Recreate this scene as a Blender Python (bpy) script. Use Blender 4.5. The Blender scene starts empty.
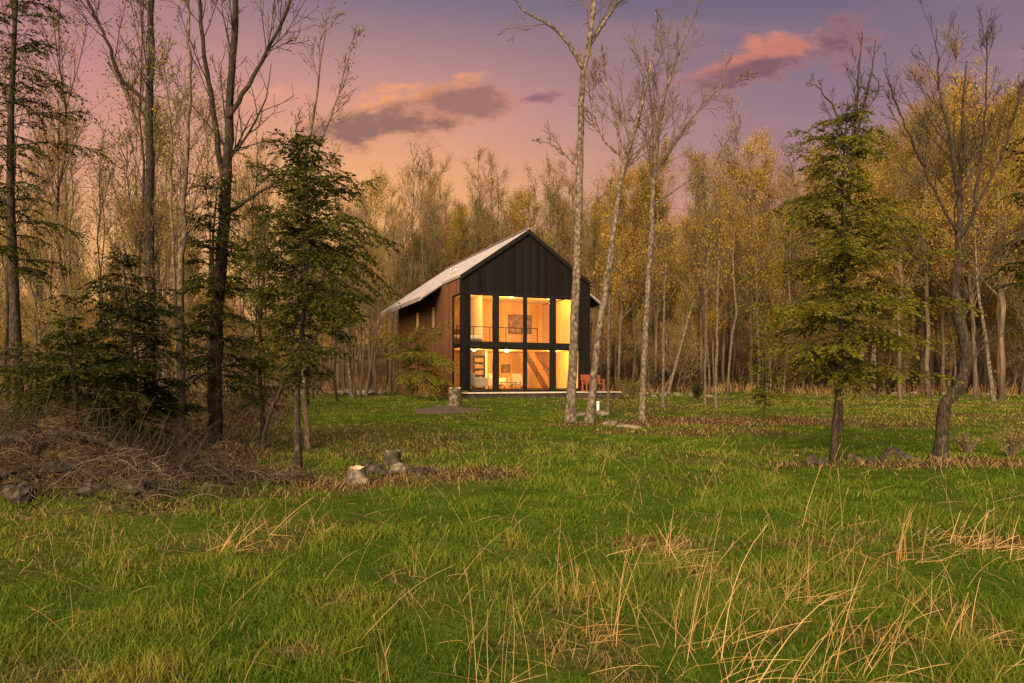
import bpy, math, random
import numpy as np
from mathutils import Vector

PI = math.pi
RAD = math.radians
SC = bpy.context.scene
COL = SC.collection
F = 24.0 / 36.0 * 1024      # focal length in pixels of a 1024 wide frame
HOR = 380.0                 # row of the horizon
CAMZ = 1.6
SLOPE = 0.0145

# ------------------------------------------------------------------ maths
def sstep(a, b, x):
    t = np.clip((np.asarray(x, float) - a) / (b - a), 0, 1)
    return t * t * (3 - 2 * t)

_g = np.random.default_rng(5)
_TAB = _g.random((256, 256))
def vnoise(x, y, s=1.0, o=0):
    x = np.asarray(x, float) / s + 37.3 + o * 17.7
    y = np.asarray(y, float) / s + 91.1 + o * 5.3
    xi = np.floor(x).astype(int); yi = np.floor(y).astype(int)
    fx = x - xi; fy = y - yi
    fx = fx * fx * (3 - 2 * fx); fy = fy * fy * (3 - 2 * fy)
    a = _TAB[xi & 255, yi & 255]; b = _TAB[(xi + 1) & 255, yi & 255]
    c = _TAB[xi & 255, (yi + 1) & 255]; d = _TAB[(xi + 1) & 255, (yi + 1) & 255]
    return (a * (1 - fx) + b * fx) * (1 - fy) + (c * (1 - fx) + d * fx) * fy - 0.5

def fbm(x, y, s=1.0, o=0, n=3):
    r = 0; a = 1.0
    for k in range(n):
        r = r + a * vnoise(x, y, s / 2 ** k, o + k); a *= 0.5
    return r

def bank(x, y):
    """weight of the brushy bank and woodland floor on the left"""
    e = x + 0.30 * y + 0.9 * vnoise(x, y, 2.2, 3)
    return sstep(0.2, -3.0, e) * sstep(6.9, 9.6, y + 0.10 * (x + 6) + 0.9 * vnoise(x, y, 1.6, 4))

def ground(x, y):
    x = np.asarray(x, float); y = np.asarray(y, float)
    z = SLOPE * np.clip(y, -10, 400)
    z = z + 0.10 * sstep(4, 10, y) * fbm(x, y, 5.0, 1) + 0.16 * sstep(9, 16, y) * fbm(x, y, 9.0, 2, 2) * (1 - .7 * sstep(28, 36, y)) + 0.018 * vnoise(x, y, 0.7, 8) + 0.022 * vnoise(x, y, 0.33, 10) * sstep(14, 8, y)
    b = bank(x, y) * (1 - 0.75 * sstep(18, 36, y))
    z = z + b * (0.48 + 0.95 * fbm(x, y, 1.8, 6) + 0.12 * vnoise(x, y, .5, 7))
    z = z + 0.24 * np.exp(-((x + 1.0) / 8.5) ** 2 - ((y - 33.0) / 7.5) ** 2)          # the knoll the house stands on
    z = z + 0.075 * np.clip(y - 56, 0, 110) + 0.5 * sstep(40, 60, y) * fbm(x, y, 11.0, 9)
    z = z + 0.03 * np.clip(np.abs(x) - 60, 0, 200) * sstep(20, 60, y)
    return z

def unit(v):
    return v / (np.linalg.norm(v) + 1e-9)

def gz(x, y):
    return float(ground(np.array([x]), np.array([y]))[0])

def on_ground(px, py):
    """first point of the ground on the line of sight through a pixel"""
    Yg = np.exp(np.linspace(math.log(2.0), math.log(140), 4000)); Xg = (px - 512) / F * Yg
    d = CAMZ + (HOR - py) / F * Yg - ground(Xg, Yg); k = int(np.argmax(d < 0))
    return float(Xg[k]), float(Yg[k])

def at(px, py, Y):
    return Vector(((px - 512) / F * Y, Y, CAMZ + (HOR - py) / F * Y))

# ------------------------------------------------------------------ materials
def nmat(name):
    m = bpy.data.materials.new(name); m.use_nodes = True
    nt = m.node_tree; nt.nodes.clear()
    out = nt.nodes.new('ShaderNodeOutputMaterial')
    return m, nt, out

def nd(nt, t, **kw):
    n = nt.nodes.new(t)
    for k, v in kw.items():
        if k in n.inputs.keys() if hasattr(n.inputs, 'keys') else False:
            n.inputs[k].default_value = v
        else:
            setattr(n, k, v)
    return n

def ramp(nt, fac, stops):
    r = nt.nodes.new('ShaderNodeValToRGB')
    e = r.color_ramp.elements
    while len(e) < len(stops): e.new(0.5)
    for i, (p, c) in enumerate(stops):
        e[i].position = p; e[i].color = (*c, 1)
    nt.links.new(fac, r.inputs[0])
    return r.outputs[0]

def surf(name, stops, scale=8.0, rough=0.8, detail=4, stretch=(1, 1, 1), bump=0.3, metallic=0.0, spec=0.3, bump_scale=None, coord='Object'):
    m, nt, out = nmat(name)
    tc = nd(nt, 'ShaderNodeTexCoord'); mp = nd(nt, 'ShaderNodeMapping'); mp.inputs['Scale'].default_value = stretch
    nt.links.new(tc.outputs[coord], mp.inputs[0])
    no = nd(nt, 'ShaderNodeTexNoise'); no.inputs['Scale'].default_value = scale; no.inputs['Detail'].default_value = detail
    nt.links.new(mp.outputs[0], no.inputs['Vector'])
    c = ramp(nt, no.outputs[0], stops)
    b = nd(nt, 'ShaderNodeBsdfPrincipled')
    b.inputs['Roughness'].default_value = rough; b.inputs['Metallic'].default_value = metallic
    b.inputs['Specular IOR Level'].default_value = spec
    nt.links.new(c, b.inputs['Base Color'])
    if bump:
        bp = nd(nt, 'ShaderNodeBump'); bp.inputs['Strength'].default_value = bump; bp.inputs['Distance'].default_value = 0.02
        if bump_scale:
            n2 = nd(nt, 'ShaderNodeTexNoise'); n2.inputs['Scale'].default_value = bump_scale; n2.inputs['Detail'].default_value = 3
            nt.links.new(mp.outputs[0], n2.inputs['Vector']); nt.links.new(n2.outputs[0], bp.inputs['Height'])
        else:
            nt.links.new(no.outputs[0], bp.inputs['Height'])
        nt.links.new(bp.outputs[0], b.inputs['Normal'])
    nt.links.new(b.outputs[0], out.inputs[0])
    return m

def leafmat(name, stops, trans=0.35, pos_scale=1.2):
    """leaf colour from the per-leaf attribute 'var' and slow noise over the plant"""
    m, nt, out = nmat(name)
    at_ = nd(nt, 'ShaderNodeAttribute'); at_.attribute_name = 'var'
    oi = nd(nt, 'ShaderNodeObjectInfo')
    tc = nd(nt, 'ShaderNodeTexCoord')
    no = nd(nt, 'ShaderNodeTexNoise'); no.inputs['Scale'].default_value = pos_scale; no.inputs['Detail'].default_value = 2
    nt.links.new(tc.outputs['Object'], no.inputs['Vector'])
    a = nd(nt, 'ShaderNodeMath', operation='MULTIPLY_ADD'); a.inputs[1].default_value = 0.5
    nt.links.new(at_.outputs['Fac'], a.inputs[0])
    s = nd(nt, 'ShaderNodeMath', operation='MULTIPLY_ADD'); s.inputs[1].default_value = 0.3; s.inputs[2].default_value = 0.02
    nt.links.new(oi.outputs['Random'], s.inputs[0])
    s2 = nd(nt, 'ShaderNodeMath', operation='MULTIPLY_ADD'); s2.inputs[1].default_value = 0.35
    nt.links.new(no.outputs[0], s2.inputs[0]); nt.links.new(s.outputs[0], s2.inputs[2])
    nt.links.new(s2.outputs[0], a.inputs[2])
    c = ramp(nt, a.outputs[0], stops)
    d = nd(nt, 'ShaderNodeBsdfDiffuse'); t = nd(nt, 'ShaderNodeBsdfTranslucent')
    nt.links.new(c, d.inputs[0]); nt.links.new(c, t.inputs[0])
    mx = nd(nt, 'ShaderNodeMixShader'); mx.inputs[0].default_value = trans
    nt.links.new(d.outputs[0], mx.inputs[1]); nt.links.new(t.outputs[0], mx.inputs[2])
    nt.links.new(mx.outputs[0], out.inputs[0])
    return m

def boards(name, c0, c1, width=0.14, rough=0.7, groove=0.6, spec=0.3):
    """vertical boards: one tint per board, grain along it, a groove at each joint"""
    m, nt, out = nmat(name)
    tc = nd(nt, 'ShaderNodeTexCoord'); sp = nd(nt, 'ShaderNodeSeparateXYZ'); nt.links.new(tc.outputs['Object'], sp.inputs[0])
    ad = nd(nt, 'ShaderNodeMath', operation='ADD'); nt.links.new(sp.outputs[0], ad.inputs[0]); nt.links.new(sp.outputs[1], ad.inputs[1])
    dv = nd(nt, 'ShaderNodeMath', operation='DIVIDE'); nt.links.new(ad.outputs[0], dv.inputs[0]); dv.inputs[1].default_value = width
    fl = nd(nt, 'ShaderNodeMath', operation='FLOOR'); nt.links.new(dv.outputs[0], fl.inputs[0])
    fr = nd(nt, 'ShaderNodeMath', operation='FRACT'); nt.links.new(dv.outputs[0], fr.inputs[0])
    wn = nd(nt, 'ShaderNodeTexWhiteNoise'); wn.noise_dimensions = '1D'; nt.links.new(fl.outputs[0], wn.inputs['W'])
    mp = nd(nt, 'ShaderNodeMapping'); mp.inputs['Scale'].default_value = (6, 6, 0.5); nt.links.new(tc.outputs['Object'], mp.inputs[0])
    no = nd(nt, 'ShaderNodeTexNoise'); no.inputs['Scale'].default_value = 3; no.inputs['Detail'].default_value = 5; nt.links.new(mp.outputs[0], no.inputs['Vector'])
    mx = nd(nt, 'ShaderNodeMath', operation='MULTIPLY_ADD'); mx.inputs[1].default_value = 0.6
    nt.links.new(wn.outputs[0], mx.inputs[0])
    m3 = nd(nt, 'ShaderNodeMath', operation='MULTIPLY'); m3.inputs[1].default_value = 0.5; nt.links.new(no.outputs[0], m3.inputs[0]); nt.links.new(m3.outputs[0], mx.inputs[2])
    c = ramp(nt, mx.outputs[0], [(0.1, c0), (0.9, c1)])
    g1 = nd(nt, 'ShaderNodeMath', operation='LESS_THAN'); g1.inputs[1].default_value = 0.1; nt.links.new(fr.outputs[0], g1.inputs[0])
    inv = nd(nt, 'ShaderNodeMath', operation='SUBTRACT'); inv.inputs[0].default_value = 1.0; nt.links.new(g1.outputs[0], inv.inputs[1])
    bp = nd(nt, 'ShaderNodeBump'); bp.inputs['Strength'].default_value = groove; bp.inputs['Distance'].default_value = 0.03
    nt.links.new(inv.outputs[0], bp.inputs['Height'])
    b = nd(nt, 'ShaderNodeBsdfPrincipled'); b.inputs['Roughness'].default_value = rough; b.inputs['Specular IOR Level'].default_value = spec
    nt.links.new(c, b.inputs['Base Color']); nt.links.new(bp.outputs[0], b.inputs['Normal']); nt.links.new(b.outputs[0], out.inputs[0])
    return m

def glassmat():
    m, nt, out = nmat('window_glass')
    tr = nd(nt, 'ShaderNodeBsdfTransparent'); tr.inputs[0].default_value = (0.93, 0.94, 0.93, 1)
    gl = nd(nt, 'ShaderNodeBsdfGlossy'); gl.inputs['Roughness'].default_value = 0.02
    lw = nd(nt, 'ShaderNodeLayerWeight'); lw.inputs[0].default_value = 0.5
    pw = nd(nt, 'ShaderNodeMath', operation='POWER'); nt.links.new(lw.outputs['Facing'], pw.inputs[0]); pw.inputs[1].default_value = 5.0
    ma = nd(nt, 'ShaderNodeMath', operation='MULTIPLY_ADD'); nt.links.new(pw.outputs[0], ma.inputs[0]); ma.inputs[1].default_value = 0.9; ma.inputs[2].default_value = 0.022
    mx = nd(nt, 'ShaderNodeMixShader'); nt.links.new(ma.outputs[0], mx.inputs[0])
    nt.links.new(tr.outputs[0], mx.inputs[1]); nt.links.new(gl.outputs[0], mx.inputs[2]); nt.links.new(mx.outputs[0], out.inputs[0])
    return m

def emitmat(name, col, s):
    m, nt, out = nmat(name)
    e = nd(nt, 'ShaderNodeEmission'); e.inputs[0].default_value = (*col, 1); e.inputs[1].default_value = s
    nt.links.new(e.outputs[0], out.inputs[0]); return m

M = {}
M['bark_dark'] = surf('bark_dark', [(0.36, (0.005, 0.004, 0.003)), (0.5, (0.018, 0.0125, 0.009)), (0.62, (0.034, 0.024, 0.0175)), (0.78, (0.078, 0.060, 0.047))], 26, 0.95, 7, (1, 1, 0.42), 1.0)
M['bark_grey'] = surf('bark_grey', [(0.34, (0.022, 0.016, 0.012)), (0.52, (0.075, 0.054, 0.040)), (0.74, (0.15, 0.115, 0.088))], 18, 0.95, 6, (1, 1, 0.45), 0.9)
M['bark_pale'] = surf('bark_pale', [(0.36, (0.024, 0.018, 0.014)), (0.47, (0.058, 0.044, 0.034)), (0.56, (0.090, 0.070, 0.056)), (0.7, (0.165, 0.135, 0.11))], 11, 0.9, 7, (1, 1, 0.7), 0.8)
M['bark_wood'] = surf('bark_wood', [(0.3, (0.03, 0.021, 0.015)), (0.55, (0.085, 0.058, 0.040)), (0.75, (0.15, 0.11, 0.08))], 3, 0.95, 4, (1, 1, 0.2), 0.5)
M['twig'] = surf('twig', [(0.3, (0.035, 0.024, 0.018)), (0.7, (0.085, 0.060, 0.044))], 2, 0.95, 2, bump=0)
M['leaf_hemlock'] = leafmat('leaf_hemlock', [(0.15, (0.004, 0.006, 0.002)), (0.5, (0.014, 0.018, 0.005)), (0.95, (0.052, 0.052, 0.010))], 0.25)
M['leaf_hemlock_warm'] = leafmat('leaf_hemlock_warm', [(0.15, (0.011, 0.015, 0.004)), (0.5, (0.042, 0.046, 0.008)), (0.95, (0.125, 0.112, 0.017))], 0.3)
M['leaf_bud'] = leafmat('leaf_bud', [(0.1, (0.10, 0.070, 0.016)), (0.5, (0.20, 0.145, 0.026)), (0.95, (0.32, 0.235, 0.045))], 0.4, 0.5)
M['leaf_gold'] = leafmat('leaf_gold', [(0.1, (0.12, 0.072, 0.014)), (0.5, (0.26, 0.165, 0.028)), (0.95, (0.42, 0.285, 0.052))], 0.4, 0.5)
M['leaf_olive'] = leafmat('leaf_olive', [(0.1, (0.06, 0.058, 0.014)), (0.5, (0.12, 0.112, 0.022)), (0.95, (0.22, 0.19, 0.036))], 0.4, 0.6)
M['leaf_rust'] = leafmat('leaf_rust', [(0.1, (0.10, 0.055, 0.022)), (0.5, (0.17, 0.10, 0.04)), (0.95, (0.27, 0.17, 0.065))], 0.3, 0.6)
M['twig_tan'] = leafmat('twig_tan', [(0.1, (0.055, 0.034, 0.018)), (0.5, (0.125, 0.078, 0.036)), (0.95, (0.23, 0.15, 0.066))], 0.0, 0.4)
M['straw'] = leafmat('straw', [(0.1, (0.17, 0.10, 0.042)), (0.5, (0.31, 0.195, 0.088)), (0.95, (0.46, 0.31, 0.155))], 0.25, 2)
M['brush'] = leafmat('brush', [(0.1, (0.010, 0.008, 0.007)), (0.5, (0.032, 0.024, 0.020)), (0.95, (0.12, 0.092, 0.074))], 0.0, 1)
M['litter'] = leafmat('litter', [(0.1, (0.012, 0.008, 0.005)), (0.5, (0.034, 0.022, 0.012)), (0.95, (0.11, 0.070, 0.037))], 0.1, 1)
M['black_board'] = boards('black_board', (0.004, 0.0036, 0.0042), (0.0095, 0.0082, 0.0092), 0.235, 0.9, 0.8, 0.05)
M['black_metal'] = surf('black_metal', [(0.3, (0.004, 0.0036, 0.0036)), (0.7, (0.008, 0.007, 0.007))], 6, 0.6, 3, bump=0.05, spec=0.12)
M['cedar'] = boards('cedar', (0.036, 0.0150, 0.0070), (0.120, 0.048, 0.020), 0.16, 0.75, 1.0)
M['pine'] = boards('pine', (0.46, 0.27, 0.10), (0.60, 0.39, 0.17), 0.6, 0.6, 0.3)
M['pine_floor'] = boards('pine_floor', (0.32, 0.18, 0.07), (0.42, 0.25, 0.11), 0.2, 0.5, 0.3)
M['stair_wood'] = surf('stair_wood', [(0.3, (0.20, 0.095, 0.032)), (0.7, (0.28, 0.14, 0.05))], 6, 0.6, 4, (1, 6, 1))
M['plaster'] = surf('plaster', [(0.3, (0.62, 0.54, 0.40)), (0.7, (0.68, 0.60, 0.46))], 3, 0.8, 3, bump=0.05)
M['roof_metal'] = surf('roof_metal', [(0.3, (0.30, 0.275, 0.315)), (0.7, (0.42, 0.385, 0.43))], 1.5, 0.38, 4, metallic=0.6, bump=0.06, spec=0.5)
M['soffit'] = surf('soffit', [(0.3, (0.02, 0.017, 0.015)), (0.7, (0.04, 0.032, 0.027))], 4, 0.8, 3)
M['concrete'] = surf('concrete', [(0.3, (0.26, 0.24, 0.22)), (0.7, (0.40, 0.37, 0.34))], 5, 0.85, 5)
M['stone_dark'] = surf('stone_dark', [(0.35, (0.010, 0.008, 0.007)), (0.65, (0.045, 0.035, 0.028))], 5, 0.9, 5, bump=1.0)
M['rock'] = surf('rock', [(0.3, (0.035, 0.030, 0.022)), (0.5, (0.095, 0.080, 0.062)), (0.72, (0.22, 0.185, 0.15))], 6, 0.9, 6, bump=0.8)
M['rock_dark'] = surf('rock_dark', [(0.32, (0.006, 0.005, 0.004)), (0.52, (0.022, 0.017, 0.013)), (0.75, (0.06, 0.047, 0.038))], 9, 0.9, 6, bump=0.9)
M['cut_wood'] = surf('cut_wood', [(0.3, (0.26, 0.19, 0.12)), (0.7, (0.46, 0.37, 0.26))], 12, 0.85, 5, bump=0.3)
M['mulch'] = surf('mulch', [(0.3, (0.018, 0.012, 0.009)), (0.55, (0.048, 0.033, 0.025)), (0.75, (0.10, 0.072, 0.054))], 22, 0.95, 6, bump=1.0)
M['red_paint'] = surf('red_paint', [(0.3, (0.13, 0.030, 0.016)), (0.7, (0.19, 0.046, 0.024))], 6, 0.55, 3, bump=0.05)
M['white_pvc'] = surf('white_pvc', [(0.3, (0.62, 0.60, 0.56)), (0.7, (0.74, 0.72, 0.68))], 6, 0.5, 2, bump=0)
M['grey_cloth'] = surf('grey_cloth', [(0.3, (0.20, 0.18, 0.16)), (0.7, (0.30, 0.27, 0.24))], 20, 0.9, 3)
M['linen'] = surf('linen', [(0.3, (0.50, 0.45, 0.38)), (0.7, (0.60, 0.55, 0.48))], 15, 0.9, 3)
M['dark_wood'] = surf('dark_wood', [(0.3, (0.05, 0.027, 0.014)), (0.7, (0.11, 0.06, 0.03))], 6, 0.6, 4, (6, 6, 0.6))
M['canvas_dark'] = surf('canvas_dark', [(0.3, (0.10, 0.055, 0.035)), (0.5, (0.21, 0.12, 0.07)), (0.7, (0.34, 0.22, 0.12))], 4, 0.8, 3, bump=0)
M['books'] = surf('books', [(0.3, (0.10, 0.035, 0.02)), (0.45, (0.30, 0.20, 0.10)), (0.6, (0.06, 0.06, 0.07)), (0.75, (0.40, 0.30, 0.2))], 5, 0.8, 2, (6, 6, 1.2), 0)
M['glass'] = glassmat()
M['blind'] = leafmat('blind', [(0.1, (0.62, 0.52, 0.40)), (0.9, (0.70, 0.60, 0.48))], 0.5, 1)
M['lamp_glow'] = emitmat('lamp_glow', (1.0, 0.62, 0.28), 6.0)

# ------------------------------------------------------------------ mesh collector
class Acc:
    def __init__(s):
        s.V = []; s.Q = []; s.T = []; s.qm = []; s.tm = []; s.var = []; s.n = 0
    def add(s, V, Q=None, T=None, mat=0, var=None):
        V = np.asarray(V, float).reshape(-1, 3)
        if Q is not None and len(Q):
            Q = np.asarray(Q, int).reshape(-1, 4); s.Q.append(Q + s.n); s.qm.append(np.full(len(Q), mat))
        if T is not None and len(T):
            T = np.asarray(T, int).reshape(-1, 3); s.T.append(T + s.n); s.tm.append(np.full(len(T), mat))
        s.V.append(V)
        s.var.append(np.full(len(V), 0.5) if var is None else np.asarray(var, float))
        s.n += len(V)
    def tube(s, P, R, k=6, mat=0, cap=False, jit=0.0, rng=None):
        P = np.asarray(P, float); R = np.asarray(R, float); n = len(P)
        T = np.gradient(P, axis=0); T /= (np.linalg.norm(T, axis=1, keepdims=True) + 1e-9)
        ref = np.array([0.0, 1.0, 0.0]) if abs(T[0, 1]) < 0.8 else np.array([1.0, 0, 0])
        A = np.cross(T, ref); A /= (np.linalg.norm(A, axis=1, keepdims=True) + 1e-9)
        B = np.cross(T, A)
        a = np.arange(k) / k * 2 * PI
        RR = np.repeat(R[:, None], k, 1)
        if jit: RR = RR * (1 + rng.normal(0, jit, (n, k)) * 0.6 + rng.normal(0, jit, (1, k)))
        V = P[:, None] + RR[:, :, None] * (np.cos(a)[None, :, None] * A[:, None] + np.sin(a)[None, :, None] * B[:, None])
        i = np.arange(n - 1)[:, None] * k; j = np.arange(k)[None]; j2 = (j + 1) % k
        Q = np.stack([i + j, i + j2, i + k + j2, i + k + j], -1).reshape(-1, 4)
        V = V.reshape(-1, 3); Tf = None
        if cap:
            V = np.vstack([V, P[0], P[-1]])
            q = np.arange(k); q2 = (q + 1) % k
            Tf = np.vstack([np.stack([q2, q, np.full(k, n * k)], -1), np.stack([(n - 1) * k + q, (n - 1) * k + q2, np.full(k, n * k + 1)], -1)])
        s.add(V, Q, Tf, mat)
    def box(s, x0, x1, y0, y1, z0, z1, mat=0):
        V = [(x0, y0, z0), (x1, y0, z0), (x1, y1, z0), (x0, y1, z0), (x0, y0, z1), (x1, y0, z1), (x1, y1, z1), (x0, y1, z1)]
        s.add(V, [(0, 3, 2, 1), (4, 5, 6, 7), (0, 1, 5, 4), (1, 2, 6, 5), (2, 3, 7, 6), (3, 0, 4, 7)], None, mat)
    def hull8(s, V, mat=0):
        s.add(V, [(0, 3, 2, 1), (4, 5, 6, 7), (0, 1, 5, 4), (1, 2, 6, 5), (2, 3, 7, 6), (3, 0, 4, 7)], None, mat)
    def leaves(s, C, size, rng, mat=1, flat=0.0, aspect=0.6, D=None, var=None):
        """diamond shaped leaf faces at the points C; D gives the long axis"""
        n = len(C)
        if n == 0: return
        C = np.asarray(C, float)
        if D is None:
            D = rng.normal(size=(n, 3)); D[:, 2] *= (1 - flat)
        D = D / (np.linalg.norm(D, axis=1, keepdims=True) + 1e-9)
        N = rng.normal(size=(n, 3)); N[:, 2] += flat * 4
        W = np.cross(D, N); W /= (np.linalg.norm(W, axis=1, keepdims=True) + 1e-9)
        sz = size * rng.uniform(0.6, 1.4, n)[:, None]
        V = np.stack([C, C + D * sz * 0.5 + W * sz * aspect * 0.5, C + D * sz, C + D * sz * 0.5 - W * sz * aspect * 0.5], 1).reshape(-1, 3)
        v = np.repeat(rng.random(n) if var is None else var, 4)
        s.add(V, np.arange(4 * n).reshape(-1, 4), None, mat, v)
    def mesh(s, name, mats, smooth=False):
        me = bpy.data.meshes.new(name)
        V = np.vstack(s.V).astype(np.float32)
        Q = np.vstack(s.Q) if s.Q else np.zeros((0, 4), int); T = np.vstack(s.T) if s.T else np.zeros((0, 3), int)
        me.vertices.add(len(V)); me.vertices.foreach_set('co', V.ravel())
        nl = Q.size + T.size; me.loops.add(nl)
        me.loops.foreach_set('vertex_index', np.concatenate([Q.ravel(), T.ravel()]).astype(np.int32))
        me.polygons.add(len(Q) + len(T))
        st = np.concatenate([np.arange(len(Q)) * 4, Q.size + np.arange(len(T)) * 3]).astype(np.int32)
        me.polygons.foreach_set('loop_start', st)
        mi = np.concatenate([*(s.qm or [np.zeros(0)]), *(s.tm or [np.zeros(0)])]).astype(np.int32)
        me.polygons.foreach_set('material_index', mi)
        me.polygons.foreach_set('use_smooth', np.full(len(Q) + len(T), bool(smooth)))
        a = me.attributes.new('var', 'FLOAT', 'POINT'); a.data.foreach_set('value', np.concatenate(s.var).astype(np.float32))
        for m in (mats if isinstance(mats, (list, tuple)) else [mats]): me.materials.append(m)
        me.update(calc_edges=True); me.validate()
        return me
    def obj(s, name, mats, parent=None, smooth=False, bevel=0):
        o = bpy.data.objects.new(name, s.mesh(name, mats, smooth)); COL.objects.link(o)
        if parent: o.parent = parent
        if bevel:
            b = o.modifiers.new('bevel', 'BEVEL'); b.width = bevel; b.segments = 2; b.limit_method = 'ANGLE'
        return o

def tag(o, label=None, cat=None, group=None, kind=None):
    if label: o['label'] = label
    if cat: o['category'] = cat
    if group: o['group'] = group
    if kind: o['kind'] = kind
    return o

def thing(name, label, cat, loc=(0, 0, 0), rz=0.0, group=None):
    o = bpy.data.objects.new(name, None); COL.objects.link(o); o.empty_display_size = 0.2
    o.location = loc; o.rotation_euler = (0, 0, rz)
    return tag(o, label, cat, group)

def copy_tree(o, parent=None):
    c = o.copy(); COL.objects.link(c)
    if parent: c.parent = parent
    for ch in o.children: copy_tree(ch, c)
    return c

# ------------------------------------------------------------------ camera
cam = bpy.data.cameras.new('camera'); co = bpy.data.objects.new('camera', cam); COL.objects.link(co)
cam.lens = 24; cam.sensor_width = 36; cam.clip_end = 3000; cam.clip_start = 0.05
co.location = (0, 0, CAMZ); co.rotation_euler = (PI / 2, 0, 0); cam.shift_y = (HOR - 341.5) / 1024
SC.camera = co

# ------------------------------------------------------------------ light
EXPO = 1.62
SUN_AZ, SUN_EL = RAD(-160), RAD(24)      # azimuth from +Y: behind the camera, a little to the left
SC.view_settings.view_transform = 'Standard'; SC.view_settings.look = 'None'
SC.view_settings.exposure = EXPO; SC.view_settings.gamma = 1; SC.view_settings.use_curve_mapping = False
sl = bpy.data.lights.new('sun', 'SUN'); sl.energy = 4.1; sl.color = (1.0, 0.72, 0.40); sl.angle = RAD(40)
so = bpy.data.objects.new('sun', sl); COL.objects.link(so)
sd = Vector((math.sin(SUN_AZ) * math.cos(SUN_EL), math.cos(SUN_AZ) * math.cos(SUN_EL), math.sin(SUN_EL)))
so.rotation_euler = sd.to_track_quat('Z', 'Y').to_euler(); so.location = sd * 60

def lin(r, g, b):
    f = lambda c: (c / 255 / 12.92) if c / 255 < 0.04045 else ((c / 255 + 0.055) / 1.055) ** 2.4
    return (f(r), f(g), f(b))

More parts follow.
